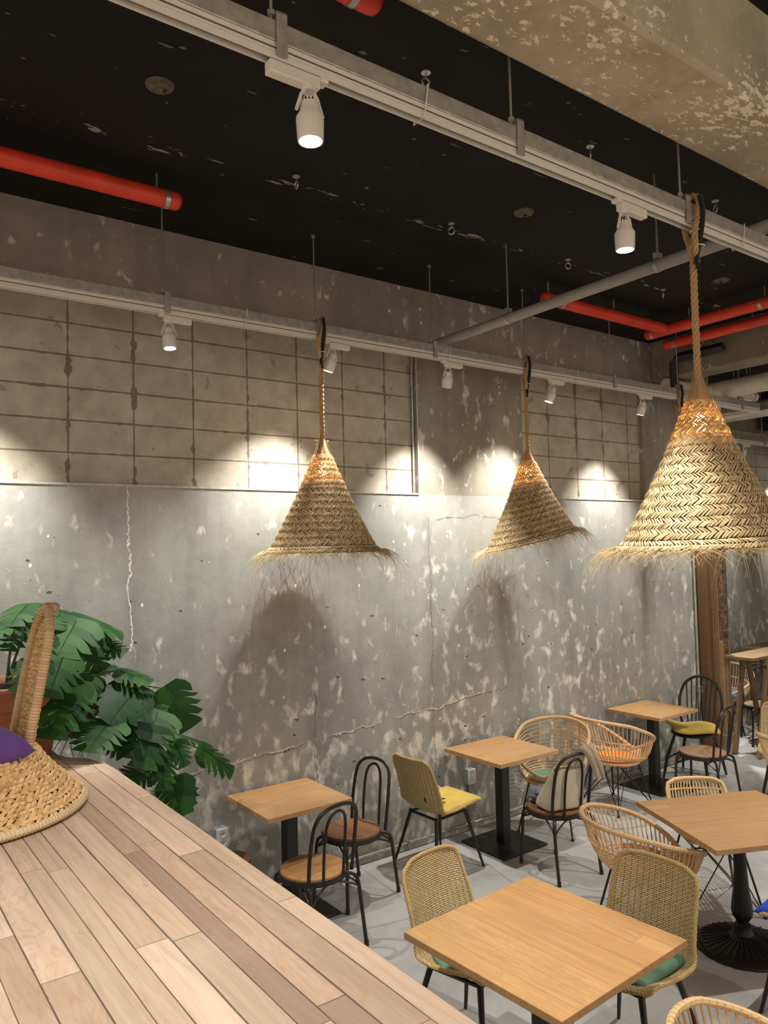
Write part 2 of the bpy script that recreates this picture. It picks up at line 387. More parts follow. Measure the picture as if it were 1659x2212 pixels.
M['bark']=rough_mat('rough_bark',(.13,.08,.055),.9,0,.9,22,1.0)
M['black']=rough_mat('black_steel',(.012,.011,.010),.42,.0,.2,40,.03)
M['iron']=rough_mat('bronze_black_tube',(.035,.027,.024),.4,.35,.2,30,.03)
M['castiron']=rough_mat('black_cast_iron',(.012,.010,.009),.45,.2,.3,60,.2)
M['galv']=rough_mat('galvanised_steel',(.42,.40,.36),.42,.65,.22,22,.05)
M['steel']=rough_mat('zinc_rod',(.45,.44,.42),.35,.8,.1,40,.03)
M['white']=rough_mat('white_fixture_paint',(.66,.60,.54),.4,0,.03,20,.0)
M['slot']=rough_mat('brass_track_slot',(.14,.10,.055),.5,.2,.1,20,0)
M['red']=rough_mat('red_pipe_paint',(.62,.045,.018),.45,0,.16,7,.12)
M['greypipe']=rough_mat('grey_pipe_paint',(.26,.25,.225),.5,0,.12,6,.08)
M['whitepipe']=rough_mat('white_insulation_wrap',(.55,.50,.43),.65,0,.14,8,.25)
M['navy']=rough_mat('dark_duct_paint',(.012,.010,.016),.6,0,.3,6,.05)
M['plastic']=rough_mat('white_socket_plastic',(.74,.73,.71),.35,0,.02,20,0)
M['boxmetal']=rough_mat('grey_socket_box',(.33,.38,.40),.4,.3,.05,20,0)
M['hole']=rough_mat('dark_recess',(.01,.01,.01),.8,0,.1,20,0)
M['rattan']=island_mat('pale_rattan_cane',(.58,.38,.18),(.80,.58,.32),.5,0,30)
M['rattan_warm']=island_mat('warm_rattan_cane',(.58,.35,.18),(.80,.55,.31),.5,0,30)
M['weave']=weave_mat('woven_seagrass',(.70,.54,.29),(.58,.43,.21),(.10,.06,.025),True,.030,.0098)
M['rimcane']=island_mat('seagrass_rim',(.48,.33,.14),(.56,.39,.18),.6,0,60)
M['straw']=island_mat('plaited_palm_leaf',(.24,.155,.07),(.70,.54,.31),.65,.05,90,(.52,.38,.20))
M['strawgap']=rough_mat('dark_gap_shade',(.09,.052,.02),.9,0,.3,50,.3)  # dark colour paints the shade between the plaited strips
M['jute']=island_mat('twisted_jute',(.36,.215,.095),(.46,.29,.14),.85,0,200)
M['hyacinth']=island_mat('braided_hyacinth',(.42,.25,.10),(.86,.60,.32),.6,0,50,(.70,.46,.22))
M['hyadark']=rough_mat('hyacinth_backing',(.17,.09,.035),.9,0,.3,40,.3)
M['yellow']=fabric('mustard_cotton',(.62,.45,.10)); M['green']=fabric('sage_green_felt',(.115,.235,.15))
M['orange']=fabric('orange_felt',(.80,.235,.03)); M['blue']=fabric('cobalt_cotton',(.015,.07,.55)); M['sky']=fabric('bright_blue_cotton',(.02,.32,.85))
M['purple']=fabric('purple_cotton',(.12,.055,.23)); M['canvas']=fabric('cream_canvas',(.62,.55,.43)); M['navyfab']=fabric('slate_blue_nylon',(.13,.14,.20),.5)
M['blackfab']=fabric('black_webbing',(.015,.014,.013))
M['terra']=rough_mat('terracotta_clay',(.25,.09,.05),.7,0,.2,9,.15); M['soil']=rough_mat('dark_soil',(.05,.022,.014),.95,0,.6,60,1.0)
M['stem']=rough_mat('green_stem',(.06,.085,.025),.5,0,.2,30,.1)
def leaf_mat():
    m=NT('glossy_green_leaf'); g=m.node('ShaderNodeNewGeometry').outputs['Random Per Island']; n=m.noise(m.coord(),12,3)
    cc=m.cramp(m.m_('ADD',m.m_('MULTIPLY',g,.7),m.m_('MULTIPLY',n,.3)),[(0,(.008,.036,.010)),(.5,(.014,.060,.014)),(.85,(.030,.105,.018)),(1,(.07,.21,.02))])
    m.done(cc,.50,0,.22); t=m.node('ShaderNodeBsdfTranslucent'); m.set(t.inputs[0],m.mix(.6,cc,(.12,.32,.03))); x=m.node('ShaderNodeMixShader'); x.inputs[0].default_value=.22
    m.l.new(m.b.outputs[0],x.inputs[1]); m.l.new(t.outputs[0],x.inputs[2]); m.l.new(x.outputs[0],m.out.inputs[0]); return m.m
M['leaf']=leaf_mat()
M['lens']=emit_mat('lit_spot_lens',(.92,.96,1.0),14); M['bulb']=emit_mat('warm_bulb_glass',(1.0,.42,.10),30)
# ---------------------------------------------------------------- structure
def struct(name,mb,mat,**k):
    o=mb.build(name,mat,smooth=False,**k); o['kind']='structure'; return o
struct('floor',MB().box((4.5,-2.9,-.1),(17,8.6,.2)),M['floor'])
b=MB(); b.box((3.15,.125,1.39),(10.3,.25,2.794)); struct('wall_left',b,M['wall'])
b=MB(); b.box((3.15,.125,4.26),(10.3,.25,.5)); b.box((4.54,.125,3.40),(1.24,.25,1.226)); b.box((7.645,.125,3.40),(1.31,.25,1.226)); struct('wall_left',b,M['pilaster'])
for x0,x1,k in ((-2,3.92,'block1'),(5.16,6.99,'block2')):
    struct('wall_left',MB().box(((x0+x1)/2,.15,3.40),(x1-x0,.2,1.226)),M[k])
b=MB(); b.box((10.75,1.35,1.40),(4.9,.3,3.0)); b.box((8.425,.72,2.247),(.25,.96,4.494)); struct('wall_back',b,M['wall'])
struct('wall_back',MB().box((10.87,1.35,3.45),(4.66,.3,1.1)),M['block3'])
struct('wall_back',MB().box((10.75,1.33,4.25),(4.9,.34,.5)),M['crossbeam'])
struct('wall_right',MB().box((13.1,-2.9,2.25),(.2,8.6,4.5)),M['wall'])
struct('ceiling',MB().box((5.1,-2.9,4.595),(16.2,8.6,.2)),M['ceiling'])
struct('trim_1',MB().box((2.5,-3.175,4.31),(9.36,.37,.44)),M['beam'],bevel=.02)
struct('trim_2',MB().box((7.34,-3.4,4.30),(.32,6.8,.44)),M['crossbeam'],bevel=.015)
# thin plaster lips around the block panels
b=MB(); b.box((.96,-.001,2.790),(5.92,.012,.014)); b.box((6.075,-.001,2.790),(1.83,.012,.014)); b.box((3.925,-.001,3.40),(.01,.008,1.2)); struct('trim_3',b,rough_mat('plaster_lip',(.42,.40,.36),.85,0,.2,30,.4))
# ---------------------------------------------------------------- reclaimed wood platform
t=thing('wooden_platform','raised platform of worn reclaimed boards filling the lower left','platform',(0,0,0))
poly=[(-1.9,-6.4),(1.175,-6.4),(1.175,-.95),(1.165,-.80),(1.12,-.66),(1.04,-.56),(1.02,-.46),(1.02,-.03),(-1.9,-.03)]
MB().prism(poly,1.255,1.301).build('platform_top',M['deck'],t,smooth=False,bevel=.004)
MB().prism([(-1.85,-6.35),(1.10,-6.35),(1.10,-.9),(.98,-.6),(.98,-.06),(-1.85,-.06)],0,1.255).build('platform_base',M['trestle'],t,smooth=False)
# ---------------------------------------------------------------- lights on tracks
def rods(t,spots,ztop,zb,y,r=.005):
    for x in spots:
        b=MB(); b.tube([(x,y,zb),(x,y,ztop)],r,8); b.tube([(x,y,ztop-.015),(x,y,ztop)],.014,10); b.build('hanging_rod',M['steel'],t)
        b=MB(); b.box((x+.02,y-.027,zb-.045),(.035,.004,.13)); b.box((x+.02,y+.027,zb-.045),(.035,.004,.13)); b.box((x+.02,y,zb+.02),(.035,.058,.004)); b.tube([(x,y,zb+.02),(x,y,zb+.035)],.012,6)
        b.build('bracket',M['galv'],t,smooth=False)
def track(name,label,x0,x1,y,zb,rodx,ties,rodtop=4.495,axis='x'):
    t=thing(name,label,'light track',(0,0,0))
    L=x1-x0;cx=(x0+x1)/2
    def bx(dy,z,wy,h,l=L): 
        return ((cx,y+dy,z),(l,wy,h)) if axis=='x' else ((y+dy,cx,z),(wy,l,h))
    b=MB(); b.box(*bx(0,zb+.080,.045,.062)); b.build('strut_channel',M['galv'],t,smooth=False,bevel=.003)
    b=MB(); b.box(*bx(0,zb+.0335,.036,.030)); b.box(*bx(-.0155,zb+.009,.005,.020)); b.box(*bx(.0155,zb+.009,.005,.020)); b.build('track_rail',M['white'],t,smooth=False)
    b=MB(); b.box(*bx(-.0185,zb+.030,.001,.005)); b.box(*bx(0,zb+.0175,.024,.003)); b.build('track_slot',M['slot'],t,smooth=False)
    if axis=='x':
        rods(t,rodx,rodtop,zb+.115,y)
        for x in ties:
            MB().tube([(x-.01,y-.028,zb-.004),(x+.01,y-.028,zb+.116),(x+.01,y+.028,zb+.116),(x-.01,y+.028,zb-.004)],.0028,6,closed=True).build('zip_tie',M['white'],t)
    return t
track('track_rail','galvanised light track running along the left wall below the beam',-1.6,8.5,-.47,3.775,[.55,1.62,2.675,3.70,4.712,5.86,6.93,8.1],[2.15,3.86,5.35,7.2])
track('track_rail','thick light track crossing the top of the picture nearest the camera',-1.6,6.9,-2.93,3.775,[-.1,1.04,2.03,3.11,4.2,5.3,6.4],[1.60,3.6])
t=track('track_rail','short light track beyond the cross beam at the right edge',-.42,1.0,8.50,3.775,[],[],axis='y')
for yy in (-.2,.8): MB().tube([(8.5,yy,3.88),(8.5,yy,4.495)],.005,6).build('hanging_rod',M['steel'],t)
track('track_rail','silver light track in front of the far block wall',8.7,12.4,.73,3.70,[9.3,10.9,12],[])
def spot(loc,aim,label,power,size=76,blend=1.0,group='white track spotlights',far=False,along=1,lit=True):
    """track head; loc is the underside of the track"""
    t=thing('track_spotlight',label,'spotlight',loc,0,group)
    a=Vector(aim).normalized()
    b=MB(); b.box((.055*along,0,-.022),(.17,.036,.038)); b.box((.015*along-.06*along,0,-.004),(.03,.038,.02)); b.build('track_adaptor',M['white'],t,smooth=False,bevel=.004)
    piv=Vector((0,0,-.098)); side=a.cross(Vector((1,0,0))).normalized() if abs(a.x)<.9 else Vector((0,1,0))
    side=Vector((1,0,0))-a*a.x; side.normalize()
    b=MB()
    for s in (-1,1):
        b.tube([Vector((0,0,-.045))+side*s*.014,Vector((0,0,-.065))+side*s*.028,piv+side*s*.046+a*.02],.0055,6)
    b.tube([(0,0,-.04),(0,0,-.052)],.022,12); b.build('yoke',M['white'],t)
    base=piv-a*.012; u=a.orthogonal().normalized(); w=a.cross(u)
    prof=[(.001,0),(.027,0),(.029,.012),(.031,.028),(.041,.044),(.042,.052),(.0395,.114),(.038,.118),(.035,.118),(.033,.108),(.001,.107)]
    b=MB(); seg=20; P=[]
    for r,z in prof: P.append([base+a*z+(u*math.cos(2*PI*k/seg)+w*math.sin(2*PI*k/seg))*r for k in range(seg)])
    b.grid(P,closed=True); b.build('lamp_head',M['white'],t)
    b=MB()
    for k in range(14):
        d=u*math.cos(2*PI*k/14)+w*math.sin(2*PI*k/14); b.tube([base+d*.024,base+d*.024-a*.010],.0028,4)
    b.build('cooling_fins',M['white'],t)
    b=MB(); P=[[base+a*.111+(u*math.cos(2*PI*k/seg)+w*math.sin(2*PI*k/seg))*r for k in range(seg)] for r in (.0005,.0315)]
    b.grid(P,closed=True); b.build('lens',M['lens'],t,smooth=False)
    if power:
        l=bpy.data.lights.new('spot_beam','SPOT'); l.energy=power; l.color=SPOT_COL; l.spot_size=math.radians(size); l.spot_blend=blend; l.shadow_soft_size=.028
        o=bpy.data.objects.new('spot_beam',l); COL.objects.link(o); o.parent=t; o.location=base+a*.13
        o.rotation_mode='QUATERNION'; o.rotation_quaternion=a.to_track_quat('-Z','Y')
    return t
ZT=3.775; yw=-.47
spot((.55,yw,ZT),(.12,.47,-1.8),'white wall-washing spotlight on the wall track just off the left edge',P_WALL)
spot((1.655,yw,ZT),(.02,-.10,-1),'white spotlight with glowing lens on the wall track above the blocks',P_WALL*.55)
spot((2.81,yw,ZT),(-.36,.47,-1.65),'white spotlight on the wall track right beside the first pendant rope',P_WALL)
spot((3.86,yw,ZT),(.05,.47,-1.75),'white spotlight on the wall track right of the grey pipe end',P_WALL)
spot((5.05,yw,ZT),(-.40,.47,-1.65),'white spotlight on the wall track right of the middle pendant rope',P_WALL)
spot((6.33,yw,ZT),(-.10,.47,-1.75),'white spotlight on the wall track close to the room corner',P_WALL)
spot((7.55,yw,ZT),(.0,.35,-.95),'white spotlight on the wall track just beyond the cross beam',P_WALL)
spot((1.165,-2.93,ZT),(.0,-.02,-1),'largest white spotlight with glowing lens near the top centre',P_DOWN,105,along=-1)
spot((2.69,-2.93,ZT),(.0,.02,-1),'white spotlight with glaring lens left of the largest pendant rope',P_DOWN*1.1,58)
spot((4.35,-2.93,ZT),(.0,.1,-1),'added white spotlight on the near track, unseen off the right edge',P_DOWN,105)  # added lamp out of view, lights the tables
spot((5.9,-2.93,ZT),(.1,.3,-1),'added white spotlight on the near track, unseen far off the right edge',P_DOWN,105)  # second added lamp out of view, more light for the tables
spot((-.35,-2.93,ZT),(.1,-.05,-1),'added white spotlight on the near track, unseen off the left edge',P_DOWN*.6,100)  # extra lamp out of view, added to light the left side
spot((8.5,.12,ZT),(-.25,.0,-1),'white spotlight on the short cross track beyond the cross beam',P_DOWN*2.2,90,along=-1)
spot((10.4,.73,3.70),(.1,.5,-1),'white spotlight hanging in front of the far block wall',P_WALL*.9,50)
spot((11.9,.73,3.70),(.1,.5,-1),'white spotlight at the far end of the distant track',P_WALL*.9,50)
# ---------------------------------------------------------------- pipes
t=thing('grey_pipe','long grey pipe crossing under the black ceiling towards the wall','pipe')
b=MB(); b.tube([(3.894,y,3.955) for y in (-.16,-1,-2,-3,-4,-5.2,-6.6)],.036,20); b.build('pipe_run',M['greypipe'],t)
b=MB(); b.tube([(3.894,-.165,3.955),(3.894,-.15,3.955)],.038,20); b.build('end_cap',M['hole'],t)
b=MB(); b.tube([(3.894,-.15,3.955),(3.894,-.07,3.955),(3.897,.012,3.93),(3.897,.025,3.80),(3.897,.03,2.80)],.009,8); b.build('conduit_drop',M['galv'],t)
for y in (-1.09,-2.29,-3.9):
    b=MB(); b.tube([(3.894,y-.012,3.955),(3.894,y+.012,3.955)],.0395,20); b.box((3.894,y,4.01),(.05,.03,.035)); b.build('pipe_clamp',M['galv'],t)
    b=MB(); b.tube([(3.894,y,4.01),(3.894,y,4.495)],.006,8); b.build('hanging_rod',M['steel'],t)
def redpipe(label,pts,clamps,rods_,r=.051):
    t=thing('sprinkler_pipe',label,'pipe')
    n=len(pts)
    MB().tube([Vector(pts[0])]+[Vector(p) for p in pts[1:]],r,20).build('pipe_run',M['red'],t)
    for p,q in ((pts[0],pts[1]),(pts[-1],pts[-2])):
        d=(Vector(p)-Vector(q)).normalized(); P=[(Vector(p)+d*k,) for k in (0,.02,.034)]
        MB().tube([Vector(p)-d*.001,Vector(p)+d*.022,Vector(p)+d*.036],[r,r*.93,r*.6],20).build('end_cap',M['red'],t)
    for p,d in clamps:
        p=Vector(p); d=Vector(d); MB().tube([p-d*.013,p+d*.013],r+.003,20).build('pipe_clamp',M['steel'],t)
    for p in rods_:
        MB().tube([p,(p[0],p[1],4.495)],.006,8).build('hanging_rod',M['steel'],t)
    return t
X_=(1,0,0);Y_=(0,1,0)
redpipe('red pipe with a silver clamp ending left below the ceiling',[(-1.9,-.72,4.36),(0,-.72,4.36),(1.60,-.72,4.36)],[((1.55,-.72,4.36),X_)],[(1.50,-.72,4.40)])
redpipe('red pipe end cut by the top edge beside the concrete beam',[(-1.9,-2.66,4.36),(0,-2.66,4.36),(1.60,-2.66,4.36)],[((1.52,-2.66,4.36),X_)],[(1.45,-2.66,4.40)])
redpipe('red pipe along the ceiling near the far corner, parallel to the left wall',[(4.72,-.72,4.35),(5.6,-.72,4.35),(6.34,-.72,4.35)],[((4.9,-.72,4.35),X_)],[(4.75,-.72,4.40),(5.6,-.72,4.40)])
redpipe('upper of the two red pipes running rightward near the far corner',[(6.40,-.52,4.35),(6.40,-1.5,4.35),(6.40,-2.9,4.35)],[((6.40,-.57,4.35),Y_),((6.40,-1.62,4.35),Y_)],[(6.40,-.95,4.40),(6.40,-1.65,4.40)])
redpipe('lower of the two red pipes running rightward near the far corner',[(6.86,-.42,4.34),(6.86,-1.5,4.34),(6.86,-2.9,4.34)],[((6.86,-.50,4.34),Y_)],[(6.86,-.52,4.40),(6.86,-1.3,4.40)])
t=thing('insulated_pipe','fat white wrapped pipe below the dark cross beam at right','pipe')
MB().tube(bez([(7.12,-.22,3.99),(7.5,-.22,3.99),(7.74,-.24,3.99),(7.86,-.38,3.99),(7.86,-.7,3.99),(7.86,-1.6,3.99),(7.86,-3.2,3.99)],5),.075,20).build('pipe_run',M['whitepipe'],t)
MB().tube([(7.86,-.30,3.985),(7.86,-1.5,3.985),(7.86,-3.2,3.985)],.098,24).build('insulation_sleeve',M['whitepipe'],t)
b=MB(); b.tube([(7.75,-.75,4.08),(7.75,-.75,4.495)],.004,6); b.build('hanging_rod',M['steel'],t)
t=thing('insulated_pipe','thin white pipe stub below the fat wrapped pipe at right','pipe')
MB().tube([(7.98,-.42,3.97),(8.25,-.42,3.97),(8.52,-.42,3.97)],.055,20).build('pipe_run',M['whitepipe'],t)
MB().tube([(8.44,-.42,3.97),(8.455,-.42,3.97)],.058,20).build('pipe_clamp',M['galv'],t)
MB().tube([(8.45,-.42,4.02),(8.45,-.42,4.495)],.004,6).build('hanging_rod',M['steel'],t)
t=thing('black_duct','black bent duct above the fat white pipe in the corner','duct')
MB().tube([(7.05,-.36,3.92),(7.05,-.36,4.20),(7.05,-.40,4.235),(7.05,-.9,4.235)],.05,4).build('duct_run',M['navy'],t,smooth=False)
tag(MB().tube([(9.6,1.1,3.98),(9.6,-1,3.98),(9.6,-3,3.98)],.075,4).build('ceiling_beam',M['whitepipe'],smooth=False),'pale square duct crossing behind the short light track','duct')
tag(MB().tube([(10.6,1.1,4.25),(10.6,-1,4.25),(10.6,-3,4.25)],.07,14).build('ceiling_pipe',M['greypipe']),'grey pipe high behind the pale square duct','pipe')
tag(MB().box((11.8,-1,4.2),(.6,4,.4)).build('ceiling_duct',M['navy'],smooth=False),'dark navy duct under the far ceiling','duct')
# ---------------------------------------------------------------- ceiling hardware
for i,(x,y,l) in enumerate(((2.175,-2.285,'near the top centre, right of the large spotlight'),(3.319,-2.288,'between the near track and the concrete beam'),(2.168,-1.127,'above the first pendant, left of the chipped joint'),(3.34,-1.134,'in the middle of the black ceiling over the grey pipe'),(4.506,-1.134,'just right of the upper pipe clamp'),(5.736,-1.123,'nearest the red pipes in the corner'),(4.52,-2.305,'by the concrete beam at the right edge'))):
    t=thing('eye_bolt','small steel eye bolt '+l,'eye bolt',(x,y,4.495),i*.7,'eye bolts in the black ceiling')
    b=MB(); b.tube([(0,0,-.006),(0,0,0)],.022,14); b.tube([(0,0,-.03),(0,0,-.004)],.004,8); b.build('washer',M['steel'],t)
    MB().tube(arc((0,0,-.052),.022,0,2*PI*15/16,15,'xz'),.0045,8,closed=True).build('ring',M['steel'],t)
for x,y,l in ((1.225,-1.526,'left, above the red pipe'),(3.623,-1.519,'centre, left of the grey pipe clamp'),(5.95,-1.524,'right, above the red pipes')):
    t=thing('ceiling_plate','round unpainted ceiling plate '+l,'ceiling plate',(x,y,4.492),0,'round plates in the black ceiling')
    MB().lathe([(0,.0),(.045,-.004),(.055,-.010),(.062,-.006),(.066,.002)],28).build('plate',rough_mat('tarnished_plate',(.10,.085,.05),.6,.2,.5,25,.3) if 'tarnished_plate' not in bpy.data.materials else bpy.data.materials['tarnished_plate'],t)
    MB().box((.03,.02,-.008),(.012,.02,.006)).build('latch',M['hole'],t)
# ---------------------------------------------------------------- wall conduit and sockets
t=thing('wall_conduit','thin galvanised conduit along the foot of the left wall','conduit')
b=MB(); b.tube([(1.3,-.022,.055),(4,-.022,.055),(7.62,-.022,.055)],.013,10); b.build('conduit_run',M['galv'],t)
for x,z in ((2.162,.44),(4.365,.40),(6.583,.40)):
    b=MB(); b.tube([(x,-.02,.06),(x,-.02,z)],.011,8); b.build('conduit_riser',M['galv'],t)
    b=MB(); b.box((x,-.022,.055),(.07,.035,.045)); b.build('junction_box',M['galv'],t,smooth=False,bevel=.004)
for x in (3.1,3.7,5.2,5.9,7.0):
    b=MB(); b.box((x,-.02,.055),(.02,.04,.04)); b.build('conduit_clip',M['galv'],t,smooth=False)
t=thing('wall_conduit','slim grey conduit rising up the wall edge beside the timber post','conduit')
MB().tube([(7.80,-.02,0),(7.80,-.02,2.0),(7.80,-.02,4.08)],.014,10).build('conduit_run',M['galv'],t)
MB().box((7.80,-.028,.72),(.06,.05,.07)).build('conduit_clip',M['galv'],t,smooth=False,bevel=.004)
for x,z,l in ((2.14,.475,'peeking over the platform edge, beside the first table'),(4.365,.445,'under the second table beside the yellow cushion'),(6.583,.445,'under the third table beside the orange seat')):
    t=thing('wall_socket','white double wall socket '+l,'wall socket',(x,0,z),0,'white sockets on the left wall')
    MB().box((0,-.024,0),(.078,.048,.118)).build('back_box',M['boxmetal'],t,smooth=False,bevel=.003)
    MB().box((0,-.053,0),(.082,.012,.124)).build('face_plate',M['plastic'],t,smooth=False,bevel=.004)
    for dz in (-.029,.029):
        b=MB(); b.lathe([(.0,-.003),(.019,-.003),(.021,.002),(.023,.002)],20); o=b.build('socket_well',M['plastic'],t); o.rotation_euler=(PI/2,0,0); o.location=(0,-.0605,dz)
        b=MB(); b.tube([(-.007,-.002,0),(-.007,.001,0)],.003,8); b.tube([(.007,-.002,0),(.007,.001,0)],.003,8); b.tube(arc((0,0,0),.0205,0,2*PI*.97,20,'xz'),.0012,5); q=b.build('pin_holes',M['hole'],o); q.rotation_euler=(-PI/2,0,0); q.location=(0,0,-.002)
# ---------------------------------------------------------------- timber post
t=thing('timber_post','tall rough timber-clad post at the wall end behind the black chair','post',(0,0,0))
b=MB()
for x0,x1,y0,zt in ((7.85,7.90,-.03,2.75),(7.90,8.02,-.06,2.8),(8.02,8.06,-.045,2.8),(8.06,8.13,-.085,2.75)): b.box(((x0+x1)/2,(y0-.10-.012)/2-.004,zt/2),(x1-x0,abs(y0)+.088,zt))
b.build('boards',M['oldwood'],t,smooth=False,bevel=.006)
b=MB(); b.box((8.13,-.12,1.30+.72),(.09,.14,1.44)); b.box((8.095,-.155,1.9),(.10,.09,1.60),M=Matrix.Rotation(.010,3,'Y')); o=b.build('bark_slab',M['bark'],t,smooth=False,bevel=.012)
MB().box((8.095,-.125,.62),(.16,.13,1.24)).build('lower_board',M['oldwood'],t,smooth=False,bevel=.006)
MB().box((8.11,-.115,.11),(.22,.19,.22)).build('plinth',M['pilaster'],t,smooth=False,bevel=.006)
# ---------------------------------------------------------------- woven helpers
def herring(mb,surf,s0,s1,bands,step,hl,hw,alpha,bulge,lap=.006,jit=.15,skip=0.0,th0=0,th1=2*PI,flip=False):
    """surf(th,s)->Vector, rows of plaited leaf strips, s in 0..1"""
    def frame(th,s):
        e=1e-3; p=surf(th,s); a=(surf(th+e,s)-surf(th-e,s)); b=(surf(th,min(1,s+e))-surf(th,max(0,s-e)))
        rad=a.length/(2*e); sl=b.length/(min(1,s+e)-max(0,s-e)); a.normalize(); b.normalize(); n=a.cross(b).normalized()
        if flip: n=-n
        return p,a,b,n,rad,sl
    for k in range(bands):
        for row in (0,1):
            sc=s0+(s1-s0)*(k+.27+.48*row)/bands
            p,a,b,n,rad,sl=frame(th0,sc)
            cnt=max(6,int(rad*(th1-th0)/step)); ph=random.random()*step
            for i in range(cnt):
                if skip and random.random()<skip: continue
                th=th0+(i+.5*row+random.uniform(-jit,jit))*(th1-th0)/cnt+ph/max(rad,.01)*(1 if th1-th0>6 else 0)
                p,a,b,n,rad2,sl=frame(th,min(1,max(0,sc)))
                al=alpha*(1 if row==0 else -1)+random.uniform(-.12,.12)
                d=a*math.cos(al)+b*math.sin(al); w=n.cross(d); L=hl*random.uniform(.88,1.12); Wd=hw*random.uniform(.85,1.1)
                off=n*(lap*(row*.9)+random.uniform(-.0008,.0008))
                V=[]
                for u,o1 in ((-1,-.45),(0,1),(1,-.2)):
                    for v,o2 in ((-1,-.35),(0,.25),(1,-.35)):
                        V.append(p+off+d*(u*L)+w*(v*Wd*(1 if u==0 else .8))+n*(bulge*(o1+o2)))
                mb.add(V,[(0,1,4,3),(1,2,5,4),(3,4,7,6),(4,5,8,7)])
def rope(mb,pts,R,pitch=.09,strands=3,seg=6,step=.010):
    pts=[Vector(p) for p in pts]; acc=[0]
    for i in range(1,len(pts)): acc.append(acc[-1]+(pts[i]-pts[i-1]).length)
    L=acc[-1]; n=max(4,int(L/step)); P=[]; j=0
    for i in range(n+1):
        d=L*i/n
        while j<len(pts)-2 and acc[j+1]<d: j+=1
        f=(d-acc[j])/max(1e-9,acc[j+1]-acc[j]); P.append(pts[j].lerp(pts[j+1],f))
    lanes=[[] for _ in range(strands)]; a=None
    for i,p in enumerate(P):
        t=(P[min(i+1,n)]-P[max(0,i-1)]).normalized()
        if a is None: a=t.orthogonal().normalized()
        a=(a-t*a.dot(t)).normalized(); b=t.cross(a)
        for k in range(strands):
            th=2*PI*(k/strands+(L*i/n)/pitch); lanes[k].append(p+(a*math.cos(th)+b*math.sin(th))*R*.50)
    for l in lanes: mb.tube(l,R*.56,seg)
def fibre(mb,p,d,L,r=.0009,droop=.5,curl=.3):
    p=Vector(p);d=Vector(d).normalized(); n=7; pts=[p.copy()]; ax=Vector((random.uniform(-1,1),random.uniform(-1,1),random.uniform(-1,1)))*curl
    for i in range(n):
        d=(d+Vector((0,0,-droop/n*1.6))+ax/n).normalized(); ax+=Vector((random.uniform(-1,1),random.uniform(-1,1),random.uniform(-1,1)))*curl*.8
        pts.append(pts[-1]+d*L/n)
    mb.tube(pts,[r*(1-.7*i/n) for i in range(n+1)],3,cap=False)
